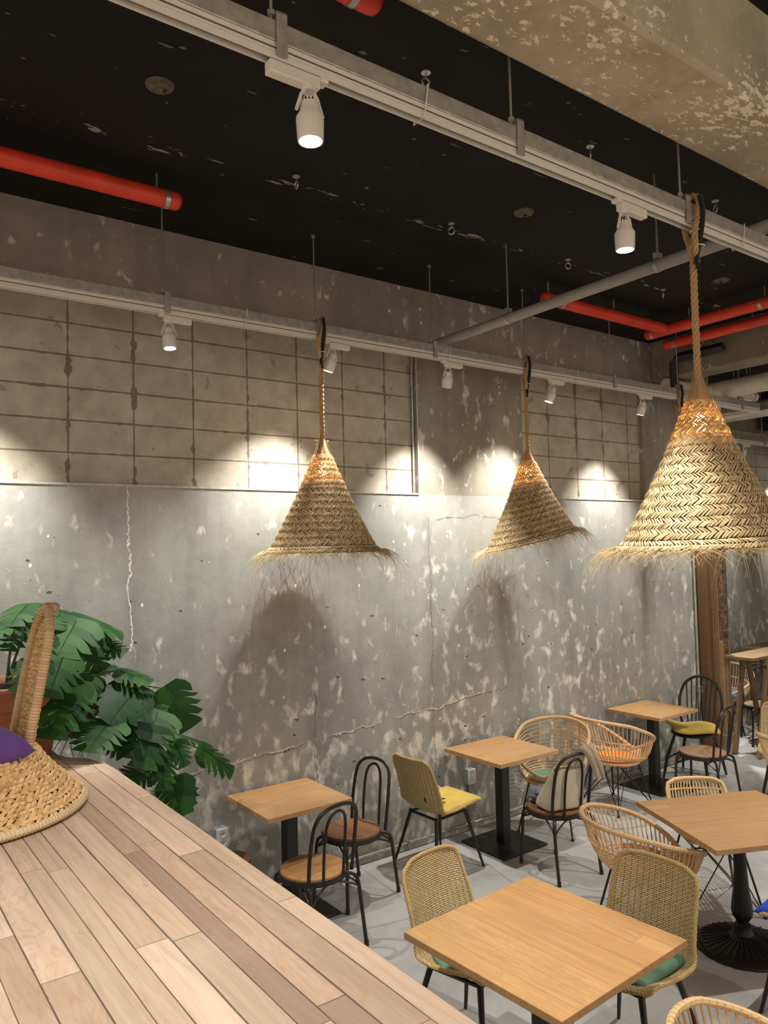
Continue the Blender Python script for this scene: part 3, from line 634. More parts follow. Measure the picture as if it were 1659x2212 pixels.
# ---------------------------------------------------------------- pendant lamps
def make_pendant(loc,label,ztrack,tilt=(0,0),seed=1,near=False):
    """loc = centre of shade bottom rim"""
    random.seed(seed)
    t=thing('pendant_lamp',label,'pendant lamp',loc,0,'woven cone pendant lamps on ropes')
    H=.655; ZT_=ztrack-loc[2]
    R0,R1=.062,.372
    def surf(th,s):
        # s=0 top, 1 bottom
        r=R0+(R1-R0)*(s**1.02)+.022*math.sin(s*PI)*(-.6)
        r*=1+.02*math.sin(2*th+1.3)+.012*math.sin(3*th)
        z=H*(1-s); z+=tilt[0]*s*math.cos(th)*.4+tilt[1]*s*math.sin(th)*.4
        if s>.93: r+=(s-.93)*.5
        return Vector((r*math.cos(th),r*math.sin(th),z))
    sh=MB(); herring(sh,surf,.0,.16,3,.0125,.019,.0049,.80,.0025,.003,flip=True,skip=.02)
    herring(sh,surf,.15,.31,2,.0128,.023,.0054,.80,.003,.005,flip=True)
    herring(sh,surf,.29,1.0,10,.0150,.0215,.0042,.78,.0022,.0035,flip=True)
    shade=sh.build('shade',M['straw'],t)
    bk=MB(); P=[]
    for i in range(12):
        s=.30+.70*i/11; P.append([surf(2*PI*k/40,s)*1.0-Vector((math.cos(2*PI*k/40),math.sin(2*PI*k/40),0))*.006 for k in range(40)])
    bk.grid(P,closed=True).build('gap_shade_liner',M['strawgap'],shade)  # added dark liner: painted shade behind strip gaps, top left open for glow
    fr=MB(); nf=900 if near else 600
    for i in range(nf):
        th=random.random()*2*PI; p=surf(th,1.0)*random.uniform(.93,1.01); rad=Vector((math.cos(th),math.sin(th),0)); tan=Vector((-math.sin(th),math.cos(th),0))
        q=random.random()
        cl=.6+.6*max(0,math.sin(th*3+seed))
        if q<.72: fibre(fr,p+Vector((0,0,random.uniform(0,.02))),rad*.7+tan*random.choice((-1,1))*random.uniform(.5,1.6)+Vector((0,0,-.1)),random.uniform(.08,.19),.0011,.5,.4)
        elif q<.90: fibre(fr,p,rad*.9+tan*random.uniform(-.7,.7),random.uniform(.08,.22)*cl,.0010,1.2,.5)
        else: fibre(fr,p,rad*.9+tan*random.uniform(-1.2,1.2)+Vector((0,0,.1)),random.uniform(.20,.42)*cl,.0012,1.3,.7)
    fr.build('fringe',M['straw'],t)
    cap=MB(); cap.lathe([(.012,H+.115),(.018,H+.10),(.030,H+.06),(.046,H+.02),(.056,H-.005)],20,rfn=lambda th,r,z:1+.05*math.sin(5*th+z*90))
    cap.build('jute_collar',M['jute'],t)
    w=MB()
    for k in range(6):
        th=2*PI*k/6+.3; w.tube([(.012*math.cos(th),.012*math.sin(th),H+.125),(.040*math.cos(th),.040*math.sin(th),H+.06),(.068*math.cos(th),.068*math.sin(th),H-.01)],.0022,5)
    for i in range(40):
        th=random.random()*2*PI; fibre(w,(.03*math.cos(th),.03*math.sin(th),H+random.uniform(.02,.1)),(math.cos(th),math.sin(th),.5),random.uniform(.015,.03),.0006,.3,.5)
    w.build('tie_strings',M['jute'],t)
    rp=MB(); zt=ZT_
    rope(rp,[(0,0,H+.10),(0,0,H+.4),(.004,0,zt-.10),(.006,-.012,zt-.03),(.018,-.030,zt+.04)],.0165)
    rp.build('rope',M['jute'],t)
    lp=MB(); rope(lp,bez([(.0,-.02,zt-.16),(-.03,-.036,zt-.09),(-.035,-.040,zt-.02),(-.01,-.044,zt+.06),(.005,-.036,zt+.135),(.012,.0,zt+.158),(.016,.036,zt+.12),(.012,.042,zt+.02),(.004,.02,zt-.06),(0,0,zt-.12)],6),.0135)
    lp.build('rope_loop',M['jute'],t)
    cd=MB(); cd.tube(bez([(-.004,-.050,zt+.14),(-.006,-.062,zt+.07),(-.010,-.058,zt),(-.012,-.042,zt-.08),(-.014,-.030,zt-.13),(-.010,-.024,zt-.17)],5),[.013]*20+[.011]*4+[.007]*2 if False else .012,8)
    for k in range(5): cd.tube([(-.012,-.026,zt-.15),(-.012+random.uniform(-.015,.015),-.03,zt-.195)],.004,5)
    cord=cd.build('black_cord',M['blackfab'],t)
    z_=MB()
    for z in (zt-.02,zt-.09): z_.tube(arc((-.004,-.028,z),.030,0,2*PI*.95,14),.0028,5,closed=True)
    z_.build('zip_tie',M['white'],t)
    so=MB(); so.lathe([(.001,H+.02),(.020,H+.02),(.021,H-.045),(.016,H-.05)],14); so.build('lamp_holder',M['hole'],t)
    bl=MB(); bl.lathe([(.001,H-.135),(.018,H-.130),(.029,H-.11),(.030,H-.095),(.022,H-.07),(.014,H-.05)],16); bl.build('bulb',M['bulb'],t)
    l=bpy.data.lights.new('bulb_glow','POINT'); l.energy=P_BULB; l.color=(1,.52,.2); l.shadow_soft_size=.03
    o=bpy.data.objects.new('bulb_glow',l); COL.objects.link(o); o.parent=t; o.location=(0,0,H-.18)
    return t
ZT=3.775
make_pendant((2.715,-.47,2.335),'straw cone pendant in front of the block wall, leftmost of the pendants',ZT,(0.0,.0),3)
make_pendant((4.715,-.47,2.385),'smallest straw cone pendant with tilted brim, in front of the concrete pilaster',ZT,(.20,-.12),5)
make_pendant((3.19,-2.93,2.325),'largest and nearest straw cone pendant at the right edge on a thick rope',ZT,(0.03,0.0),8,True)
make_pendant((6.916,-.47,2.40),'straw cone pendant half hidden behind the largest pendant',ZT,(.05,.05),11)
# ---------------------------------------------------------------- tables
def slab(t,w,d,z,th=.03,mat='table',name='tabletop',rz=0,c=(0,0)):
    MB().box((c[0],c[1],z-th/2),(w,d,th),rz).build(name,M[mat],t,smooth=False,bevel=.0025)
def cafe_table(label,c,w,d,rz=0,group='square cafe tables on black pedestals',mat='table'):
    t=thing('cafe_table',label,'table',(c[0],c[1],0),rz,group)
    slab(t,w,d,.74,mat=mat)
    MB().box((0,0,.70),(.34,.34,.02)).build('mounting_plate',M['black'],t,smooth=False)
    MB().box((0,0,.355),(.082,.082,.68)).build('column',M['black'],t,smooth=False,bevel=.004)
    MB().box((0,0,.009),(min(.48,w*.8),min(.48,d*.8),.016)).build('base_plate',M['black'],t,smooth=False,bevel=.003)
    return t
cafe_table('small square oak table against the wall left, beside the two dark metal chairs',(2.485,-.335),.61,.585)
cafe_table('square oak table at the wall between the yellow cushion and the tote bag chair',(4.36,-.41),.64,.63)
cafe_table('square oak table farthest along the wall, beside the black spindle chair',(6.50,-.32),.62,.59)
cafe_table('big square oak table in the lower centre foreground',(2.412,-2.597),.81,.82,math.radians(3),mat='table_y')
t=thing('cafe_table','square oak table at the right edge on a fluted cast-iron pedestal','table',(4.315,-2.385,0),math.radians(-25),'square cafe tables on black pedestals')
slab(t,.84,.80,.74)
MB().box((0,0,.70),(.36,.36,.02)).build('mounting_plate',M['castiron'],t,smooth=False)
MB().lathe([(.028,.70),(.032,.64),(.034,.60),(.036,.45),(.044,.33),(.056,.25),(.060,.215),(.054,.18),(.036,.155),(.034,.14),(.048,.13),(.046,.105),(.060,.075)],28).build('column',M['castiron'],t)
MB().lathe([(.05,.085),(.075,.072),(.11,.062),(.18,.045),(.235,.030),(.262,.014),(.265,.0)],72,rfn=lambda th,r,z:1+(.018*abs(math.sin(9*th)) if r>.2 else 0)).build('round_base',M['castiron'],t)
b=MB()
for k in range(36):
    th=2*PI*k/36; b.tube([(r*math.cos(th),r*math.sin(th),z+.002) for r,z in ((.08,.071),(.13,.058),(.19,.043),(.235,.031))],.0035,4)
b.build('base_ribs',M['castiron'],t)
# ---------------------------------------------------------------- bentwood-style metal chair
def make_bistro(label,loc,rz,wood,group='dark metal hoop-back chairs with wooden seats'):
    t=thing('metal_cafe_chair',label,'chair',loc,rz,group)
    MB().lathe([(0,.452),(.15,.453),(.185,.455),(.197,.450),(.200,.440),(.197,.430),(0,.430)],40).build('seat',M[wood],t)
    MB().lathe([(.193,.405),(.204,.405),(.205,.436),(.200,.438),(.193,.436)],40).build('seat_ring',M['iron'],t)
    # rear legs + back hoop are one bent tube each side
    b=MB(); pts=[]
    L=[(-.165,.165,.43),(-.185,.170,.58),(-.212,.165,.73),(-.232,.148,.81),(-.245,.10,.852),(-.251,.05,.866)]
    pts=L+[(-.253,0,.870)]+[(x,-y,z) for x,y,z in reversed(L)]
    b.tube(bez(pts,5),.0115,8); b.build('back_frame',M['iron'],t)
    L=[(-.190,.075,.43),(-.203,.078,.58),(-.222,.074,.73),(-.235,.055,.80),(-.243,.025,.828)]
    b=MB(); b.tube(bez(L+[(-.245,0,.834)]+[(x,-y,z) for x,y,z in reversed(L)],5),.009,8); b.build('inner_hoop',M['iron'],t)
    for s in (-1,1):
        b=MB(); b.tube(bez([(-.150,s*.125,.415),(-.185,s*.165,.405),(-.205,s*.182,.36),(-.225,s*.190,.20),(-.250,s*.195,.02)],5),.0115,8); b.tube([(-.2505,s*.195,.03),(-.2515,s*.195,0)],.0145,10); b.build('leg',M['iron'],t)
    for s in (-1,1):
        b=MB(); b.tube(bez([(.13,s*.10,.415),(.165,s*.135,.405),(.182,s*.148,.36),(.190,s*.155,.20),(.200,s*.165,.02)],5),.0115,8); b.tube([(.200,s*.165,.03),(.2005,s*.165,0)],.0145,10); b.build('leg',M['iron'],t)
    b=MB()
    for (x0,y0,x1,y1) in ((.186,.150,.186,-.150),(-.212,.186,-.212,-.186),(.186,.150,-.212,.186),(.186,-.150,-.212,-.186)):
        mx,my=(x0+x1)/2,(y0+y1)/2; k=.80
        b.tube(bez([(x0,y0,.30),(x0*.86+mx*.14,y0*.86+my*.14,.355),(mx*k,my*k,.405),(x1*.86+mx*.14,y1*.86+my*.14,.355),(x1,y1,.30)],5),.0065,6)
    b.build('curved_brace',M['iron'],t)
    return t
make_bistro('dark metal hoop-back chair with brown seat, between the small table and the yellow cushion chair',(2.925,-.40,0),math.radians(190),'seatwood')
make_bistro('dark metal hoop-back chair with two-tone striped seat beside the platform edge',(2.40,-.77,0),math.radians(98),'seatwood2')
make_bistro('dark metal chair with the cream tote bag hanging on its back',(4.335,-.97,0),math.radians(82),'seatwood')
make_bistro('dark metal chair with pale brown seat in front of the farthest wall table',(6.46,-.86,0),math.radians(97),'seatwood3')
make_bistro('dark metal chair with pale round seat behind the trestle table legs',(8.80,-.20,0),math.radians(220),'seatwood3')
t=thing('round_stool','round brown stool seat peeking over the platform edge beside the first socket','stool',(2.02,-.33,0))
MB().lathe([(0,.452),(.15,.453),(.165,.448),(.168,.438),(.165,.425),(0,.425)],36).build('seat',M['seatwood'],t)
for k in range(4):
    a=PI/4+k*PI/2; MB().tube([(.11*math.cos(a),.11*math.sin(a),.426),(.16*math.cos(a),.16*math.sin(a),0)],.011,8).build('leg',M['iron'],t)
# ---------------------------------------------------------------- closed-weave shell chairs
def shell_pt(u,v,dz=0):
    prof=[(.225,.440),(.20,.452),(.12,.440),(.02,.425),(-.08,.420),(-.150,.440),(-.190,.490),(-.215,.560),(-.240,.650),(-.262,.740),(-.282,.835)]
    wid=[.228,.230,.233,.236,.236,.232,.226,.222,.217,.212,.206]
    f=v*(len(prof)-1); i=min(int(f),len(prof)-2); q=f-i
    def cr(A):
        a=A[max(0,i-1)];b=A[i];c=A[i+1];d=A[min(len(A)-1,i+2)]
        return .5*((2*b)+(c-a)*q+(2*a-5*b+4*c-d)*q*q+(3*b-a-3*c+d)*q**3)
    x=cr([p[0] for p in prof]); z=cr([p[1] for p in prof]); w=cr(wid)
    rd=(1-v)/.085 if v>.915 else ((v/.085) if v<.085 else 1)
    w-=.062*(1-math.sqrt(max(0,1-(1-rd)**2)))
    s=min(1,max(0,(v-.42)/.25)); k=abs(u)**2.4
    side=(.045*(1-s))*k; fwd=.055*s*k*(1-.5*max(0,(v-.8)/.2))
    if v<.15: side-=.02*(1-v/.15)*k
    return Vector((x+fwd,w*u,z+side+dz))
def make_shell(label,loc,rz,group='closed-weave shell chairs on splayed black legs'):
    t=thing('wicker_chair',label,'chair',loc,rz,group)
    P=[];U=[];acc=0;prev=None;nv=44
    for i in range(nv+1):
        v=i/nv; c=shell_pt(0,v)
        if prev is not None: acc+=(c-prev).length
        prev=c; w=shell_pt(1,v).y
        P.append([shell_pt(-1+2*j/24,v) for j in range(25)]); U.append([(w*(-1+2*j/24)+.5,acc) for j in range(25)])
    b=MB(); b.grid(P,U); b.build('woven_shell',M['weave'],t,solid=.006)
    rim=[shell_pt(u,0) for u in [-1+2*j/12 for j in range(13)]]+[shell_pt(1,v/30) for v in range(1,31)]+[shell_pt(1-2*j/12,1) for j in range(1,13)]+[shell_pt(-1,1-v/30) for v in range(1,30)]
    b=MB(); rope(b,rim+[rim[0]],.0105,.05,3,5,.008); b.build('rim',M['rimcane'],t)
    b=MB(); fr=[(.15,.14,.405),(.15,-.14,.405),(-.13,-.14,.392),(-.13,.14,.392)]
    for i in range(4): b.tube([fr[i],fr[(i+1)%4]],.011,6)
    b.build('leg_frame',M['black'],t)
    for x,y in ((.235,.235),(.235,-.235),(-.235,-.235),(-.235,.235)):
        sx=.15 if x>0 else -.13; sy=.14 if y>0 else -.14
        MB().tube([(sx,sy,.408),(x,y,0)],[.0155,.0085],8).build('leg',M['black'],t)
    return t
c0=make_shell('closed-weave wicker chair holding the yellow cushion and black strap',(3.70,-.39,0),math.radians(2))
dup(c0,(2.475,-2.09,0),math.radians(-80),'closed-weave wicker chair left behind the big foreground table, seen from its front')
dup(c0,(2.985,-2.60,0),math.radians(184),'closed-weave wicker chair right of the big foreground table, holding the puffy green cushion')
dup(c0,(6.99,-1.37,0),math.radians(205),'closed-weave wicker chair cut by the right edge below the trestle table')
# ---------------------------------------------------------------- open cane chairs
def twist(mb,pts,r,pitch=.035): rope(mb,pts,r,pitch,2,5,.006)
def rim_tub(ph,A=.30,B=.315,hb=.38,ha=.16,z0=.42):
    # ph 0 = back centre, +-PI = front centre
    a=abs(ph)/PI
    h=hb*(1-.10*(a/.35)**2) if a<.35 else None
    if h is None:
        q=min(1,(a-.35)/.65); h=hb*.9*(1-q)**1.25*(1-.0*q)+(.045)*q+ha*math.sin(q*PI)*.22
    spread=1+.10*math.sin(min(1,a/.5)*PI/2)
    lean=1+.22*(h/hb)
    x=-A*lean*math.cos(ph); y=B*spread*math.sin(ph)*(1+.10*h/hb)
    if a>.6: x*=1-.16*(a-.6)/.4
    return Vector((x,y,z0+h))
def seat_ring(ph,f=1,z=.405): return Vector((-.205*f*math.cos(ph)+.02,.205*f*math.sin(ph),z))
def wire_legs(t,mat,splay=.225,z=.40,brace=True):
    pts=[(.13,.15),(.13,-.15),(-.13,-.15),(-.13,.15)]; ft=[(splay,splay),(splay,-splay),(-splay,-splay),(-splay,splay)]
    for (x,y),(fx,fy) in zip(pts,ft):
        b=MB(); b.tube([(x,y,z),(fx,fy,.006)],.0072,7); b.tube([(fx,fy,.012),(fx,fy,0)],.014,10); b.build('leg',M[mat],t)
    b=MB()
    for i in range(4):
        (x,y),(fx,fy)=pts[i],ft[i]; j=(i+1)%4; (x2,y2),(gx,gy)=pts[j],ft[j]
        b.tube([(x,y,z),(pts[j][0],pts[j][1],z)],.006,6)
        if brace:
            b.tube([(x*.6,y*.6,z),(gx*.98,gy*.98,.02)],.0042,5); b.tube([(x2*.6,y2*.6,z),(fx*.98,fy*.98,.02)],.0042,5)
        else:
            m=lambda p,f:(p[0]*(1-f)+0*f,0,0)
            a=(x+(fx-x)*.4,y+(fy-y)*.4,z*.6); c=(x2+(gx-x2)*.4,y2+(gy-y2)*.4,z*.6); b.tube([a,c],.0045,5)
    b.build('leg_brace',M[mat],t)
def make_tub(label,loc,rz,mat='rattan_warm',group='open cane tub chairs',style='v',arm=.16,hb=.38,A=.30,B=.315):
    t=thing('rattan_chair',label,'chair',loc,rz,group)
    R=lambda ph:rim_tub(ph,A,B,ha=arm,hb=hb)
    N=72; rim=[R(-PI+2*PI*i/N) for i in range(N)]
    b=MB(); b.tube(rim,.0145,8,closed=True)
    for i in range(0,N*3):
        ph=-PI+2*PI*i/(N*3); p=R(ph); q=R(ph+.01); d=(q-p).normalized()
        if i%3==0: b.tube([p-d*.004,p+d*.004],.0158,8,cap=False)
    b.build('rim',M[mat],t)
    def cane(ph,n=7):
        a=R(ph); s=seat_ring(ph); mid=a.lerp(s,.55)+Vector((-math.cos(ph),math.sin(ph),0))*.035*max(0.2,(a.z-.42)/.38)+Vector((0,0,-.03))
        return bez([s,mid,a],n)
    b=MB()
    if style=='v':
        for i in range(62):
            ph=-PI*.97+2*PI*.97*(i+.5)/62; b.tube(cane(ph,5),.0046,5,cap=False)
        b.build('canes',M[mat],t)
        b=MB()
        for f in (.30,.36):
            L=[]
            for i in range(61):
                ph=-PI*.80+2*PI*.80*i/60; c=cane(ph,6); L.append(c[int(f*(len(c)-1))]+Vector((-math.cos(ph),math.sin(ph),0))*.004)
            twist(b,L,.0085,.03)
        L=[]
        for i in range(41):
            ph=-PI*.42+2*PI*.42*i/40; c=cane(ph,6); L.append(c[int(.68*(len(c)-1))]+Vector((-math.cos(ph),math.sin(ph),0))*.003)
        twist(b,L,.0075,.03); b.build('woven_band',M[mat],t)
    else:
        for f in [.06+.9*i/17 for i in range(18)]:
            L=[]; lim=.86-.32*max(0,f-.45)
            for i in range(49):
                ph=-PI*lim+2*PI*lim*i/48; c=cane(ph,8); L.append(c[min(len(c)-1,int(round(f*(len(c)-1))))])
            b.tube(L,.0050,5)
        b.build('canes',M[mat],t); b=MB()
        for ph in (-2.2,-1.35,-.62,-.2,.2,.62,1.35,2.2):
            c=cane(ph,8)
            for o in (-.006,.006): b.tube([p+Vector((math.sin(ph)*o,math.cos(ph)*o,0)) for p in c],.0048,5)
        b.build('uprights',M[mat],t)
    b=MB(); ring=[seat_ring(2*PI*i/36) for i in range(36)]; b.tube(ring,.011,7,closed=True)
    for i in range(25):
        y=-.195+.39*i/24; h=math.sqrt(max(0,.205**2-y*y)); b.tube([(-h+.02,y,.412),(0.02,y,.404),(h+.02,y,.412)],.0062,5)
    for i in range(17):
        y=-.16+.32*i/16; fx=.20*math.sqrt(max(0,1-(y/.21)**2)); e=R(PI-abs(y)*1.6 if y>=0 else -PI+abs(y)*1.6); b.tube([(fx*.9+.02,y,.41),(e.x,e.y if abs(e.y)>.01 else y,e.z)],.0050,5)
    b.build('seat',M[mat],t)
    wire_legs(t,'black',.225,.402,style=='v')
    return t
def place(o,loc,rz): o.location=loc; o.rotation_euler=(0,0,rz)
make_tub('round cane chair of horizontal rods with a green seat pad, at the second wall table',(4.93,-.42,0),math.radians(204),'rattan','open cane tub chairs','h',.06,.42,.27,.262)
tb=make_tub('cane tub chair with orange pad facing the farthest wall table',(5.76,-.42,0),math.radians(-4),'rattan_warm','open cane tub chairs','v',.16,.40)
tb3=make_tub('cane tub chair with orange pad between the foreground table and the right table',(3.97,-1.99,0),math.radians(-22),'rattan_warm','open cane tub chairs','v',.16,.31)
tb2=make_tub('cane tub chair at the bottom right corner, only its rim showing',(2.40,-3.63,0),math.radians(-35),'rattan','open cane tub chairs','v')
dup(tb2,(6.30,-1.88,0),math.radians(-12),'cane tub chair cut by the right edge above the right table')
dup(tb2,(9.0,.42,0),math.radians(215),'cane tub chair with bright blue seat pad seen through the trestle legs')
dup(tb2,(11.42,.66,0),math.radians(190),'distant cane tub chair behind the tall tables at the right edge')
# small cane side chair with rounded rectangular back
t=thing('rattan_chair','small cane side chair tucked behind the right table, square rounded back','chair',(4.70,-1.97,0),math.radians(-128))
def sp(u,v):
    p=shell_pt(u,v); p.y*=.92
    if p.z>.46: p.z=.46+(p.z-.46)*.68
    return p
N=16
loop=[sp(u,0) for u in [-1+2*j/12 for j in range(13)]]+[sp(1,v/24) for v in range(1,25)]+[sp(1-2*j/12,1) for j in range(1,13)]+[sp(-1,1-v/24) for v in range(1,24)]
MB().tube(loop,.0125,8,closed=True).build('rim',M['rattan'],t)
b=MB()
for j in range(N+1):
    u=-.9+1.8*j/N; b.tube([sp(u,k/20) for k in range(21)],.0052,5)
b.build('canes',M['rattan'],t); b=MB()
for v in (.1,.3,.5,.62,.90): twist(b,[sp(-1+2*j/16,v) for j in range(17)],.0075)
b.build('cross_binding',M['rattan'],t); wire_legs(t,'black',.23,.395)
# ---------------------------------------------------------------- black spindle-back chair
t=thing('spindle_chair','black wooden spindle-back chair with the crumpled yellow cushion','chair',(7.07,-.39,0),math.radians(190))
b=MB(); P=[]
for s,z in ((.0,.452),(.8,.452),(.97,.450),(1,.440),(.97,.425),(0,.422)):
    P.append([(.205*s*(1+.10*math.cos(2*PI*k/36))*math.cos(2*PI*k/36)+0.01,.21*s*math.sin(2*PI*k/36),z) for k in range(36)])
b.grid(P,closed=True).build('seat',M['black'],t)
hoop=[(-.150,.165,.44),(-.185,.205,.58),(-.215,.215,.72),(-.245,.175,.86),(-.262,.09,.935),(-.268,0,.955)]
hoop=bez(hoop+[(x,-y,z) for x,y,z in reversed(hoop[:-1])],6)
MB().tube(hoop,.0145,8).build('back_hoop',M['black'],t)
for k in range(7):
    y=-.12+.04*k; yt=y*1.32; zt=max(p.z for p in hoop if abs(p.y-yt)<.03) ; xt=-.16-.115*(zt-.44)/.5
    MB().tube([(-.165,y,.45),(xt,yt,zt)],.007,7).build('spindle',M['black'],t)
for sx,sy in ((1,1),(1,-1),(-1,1),(-1,-1)):
    MB().tube([(sx*.13,sy*.13,.43),(sx*.20,sy*.19,.2),(sx*.235,sy*.22,0)],[.013,.018,.011],9).build('leg',M['black'],t)
b=MB()
for sy in (1,-1): b.tube([(.20,sy*.19,.19),(-.20,sy*.19,.19)],.009,7)
b.tube([(0,.19,.19),(0,-.19,.19)],.009,7); b.build('stretcher',M['black'],t)
# ---------------------------------------------------------------- cushions and bags
def pillow(name,label,cat,mat,loc,w,d,h,rz=0,rx=0,ry=0,n=22,exp=.42,wr=.12,round_=False,seed=1,fold=0):
    random.seed(seed); ph=[random.uniform(0,6) for _ in range(8)]
    def prof(u,v):
        if round_:
            r=math.hypot(u,v); e=max(0,1-r**6)**.5
        else: e=(max(0,1-u**4)*max(0,1-v**4))**exp
        wq=1+wr*(math.sin(3*u+ph[0]+2*v)+math.sin(5*v+ph[1])+.6*math.sin(7*u-4*v+ph[2]))*.5
        return e*wq
    t=MB(); vs=[];fs=[]
    def pos(u,v,s):
        if round_:
            # map square to disc
            x=u*math.sqrt(1-v*v/2); y=v*math.sqrt(1-u*u/2); e=prof(x,y)
            return Vector((x*w/2,y*d/2,s*e*h/2))
        e=prof(u,v); pin=1-.05*(1-abs(u)**3)*abs(v)**4; pin2=1-.05*(1-abs(v)**3)*abs(u)**4
        z=s*e*h/2 + fold*(.5*math.sin(2.2*u+ph[3])*(1+v)+.4*abs(math.sin(3.1*u+ph[5]))*max(0,v)**1.5+.35*math.sin(4*v+ph[4]))*.5
        return Vector((u*w/2*pin2,v*d/2*pin,z))
    P=[[pos(-1+2*i/n,-1+2*j/n,1) for j in range(n+1)] for i in range(n+1)]
    Q=[[pos(-1+2*i/n,-1+2*j/n,-1) for j in range(n,-1,-1)] for i in range(n+1)]
    t.grid(P); t.grid(Q); o=t.build(name,M[mat],None); o.location=loc; o.rotation_euler=(rx,ry,rz)
    m=o.modifiers.new('weld','WELD'); m.merge_threshold=.0006
    return tag(o,label,cat)
pillow('seat_cushion','flat mustard yellow cushion on the closed-weave chair at the wall','cushion','yellow',(3.765,-.41,.467),.41,.40,.05,math.radians(2),0,math.radians(-4),exp=.28,seed=2,wr=.06)
pillow('seat_cushion','crumpled yellow cushion slumped on the black spindle chair','cushion','yellow',(7.00,-.42,.502),.48,.45,.06,math.radians(225),math.radians(-3),0,exp=.3,seed=15,wr=.22,fold=.06)
o=pillow('seat_pad','round green felt pad on the horizontal-rod cane chair','seat pad','green',(4.90,-.435,.432),.37,.37,.022,0,round_=True,wr=.0)
o=pillow('seat_pad','orange felt pad on the cane chair facing the farthest wall table','seat pad','orange',(5.77,-.42,.433),.39,.39,.024,0,round_=True,wr=.02)
o=pillow('seat_pad','orange felt pad on the cane chair beside the right table','seat pad','orange',(3.98,-1.995,.433),.39,.39,.024,0,round_=True,wr=.02)
o=pillow('seat_pad','round green felt pad on the wicker chair left of the foreground table','seat pad','green',(2.47,-2.10,.447),.38,.38,.026,0,round_=True,wr=.02)
o=pillow('seat_cushion','puffy green cushion on the wicker chair right of the foreground table','cushion','green',(2.975,-2.60,.462),.37,.38,.055,math.radians(4),exp=.3,seed=4,wr=.1)
o=pillow('seat_pad','bright blue pad glimpsed between the trestle legs','seat pad','sky',(8.98,.41,.455),.38,.38,.05,.6,exp=.2,wr=.02)
# black strap on the yellow cushion
b=MB(); b.tube(bez([(3.50,-.50,.62),(3.50,-.50,.54),(3.54,-.50,.505),(3.62,-.51,.53),(3.69,-.49,.512),(3.68,-.45,.500),(3.60,-.44,.505),(3.53,-.45,.515)],6),.010,6,flat=.35)
tag(b.build('bag_strap',M['blackfab']),'black curved strap lying at the back of the yellow cushion','strap')
# tote bag on the metal chair
t=thing('tote_bag','cream canvas tote bag hanging from the dark metal chair back','bag',(4.335,-.97,0),math.radians(82))
b=MB(); P=[]
rings=[(.462,.10,.155,-.06),(.475,.125,.17,-.055),(.54,.105,.165,-.075),(.62,.075,.155,-.105),(.70,.05,.150,-.145),(.765,.032,.145,-.175)]
random.seed(3)
for z,a,w,xc in rings:
    row=[]
    for k in range(40):
        th=2*PI*k/40; cx_=math.copysign(abs(math.cos(th))**.6,math.cos(th)); cy_=math.copysign(abs(math.sin(th))**.5,math.sin(th))
        wv=1+.06*math.sin(5*th+z*20)+.04*math.sin(9*th-z*31)
        row.append((xc+a*cx_*wv,w*cy_*(1+.03*math.sin(4*th+z*25)),z+.012*math.sin(3*th)*(1 if z>.7 else .2)))
    P.append(row)
b.grid([[(-.06,0,.461)]*40]+P,closed=True); b.build('bag_body',M['canvas'],t,solid=.003,sub=1)
for dy in (-.02,.03):
    b=MB(); b.tube(bez([(-.175,dy-.02,.74),(-.20,dy-.03,.81),(-.235,dy-.045,.885),(-.262,dy-.06,.905),(-.285,dy-.09,.86),(-.295,dy-.14,.77),(-.292,dy-.175,.705),(-.288,dy-.185,.69)],6),.017,8,flat=.22)
    b.tube(bez([(-.288,dy-.185,.69),(-.300,dy-.170,.73),(-.302,dy-.135,.82),(-.285,dy-.10,.895),(-.262,dy-.085,.912),(-.235,dy-.08,.885),(-.20,dy-.075,.81),(-.175,dy-.07,.74)],6),.017,8,flat=.22)
    b.build('handle',M['canvas'],t)
b=MB(); P=[]
random.seed(9)
for i in range(11):
    ph=-PI/2+PI*i/10
    P.append([(( .085*math.cos(ph)*math.cos(2*PI*k/22))*(1+random.uniform(-.25,.2)),(.115*math.cos(ph)*math.sin(2*PI*k/22))*(1+random.uniform(-.12,.12)),.055+.062*math.sin(ph)*(1+random.uniform(-.1,.1))) for k in range(22)])
b.grid(P,closed=True); o=b.build('folded_jacket',M['navyfab'],smooth=True); o.location=(4.31,-.885,.452); o.rotation_euler=(0,0,.2)
tag(o,'crumpled slate blue jacket lying on the metal chair seat behind the tote bag','jacket')
# blue cushion chair at the right edge
t=dup(c0,(4.05,-2.96,0),math.radians(98),'closed-weave wicker chair mostly cut by the right edge, under the cobalt cushion')
pillow('seat_cushion','cobalt blue cushion poking in at the right edge by the iron pedestal','cushion','blue',(4.055,-2.925,.475),.46,.44,.075,math.radians(98),exp=.3,seed=8,wr=.15)
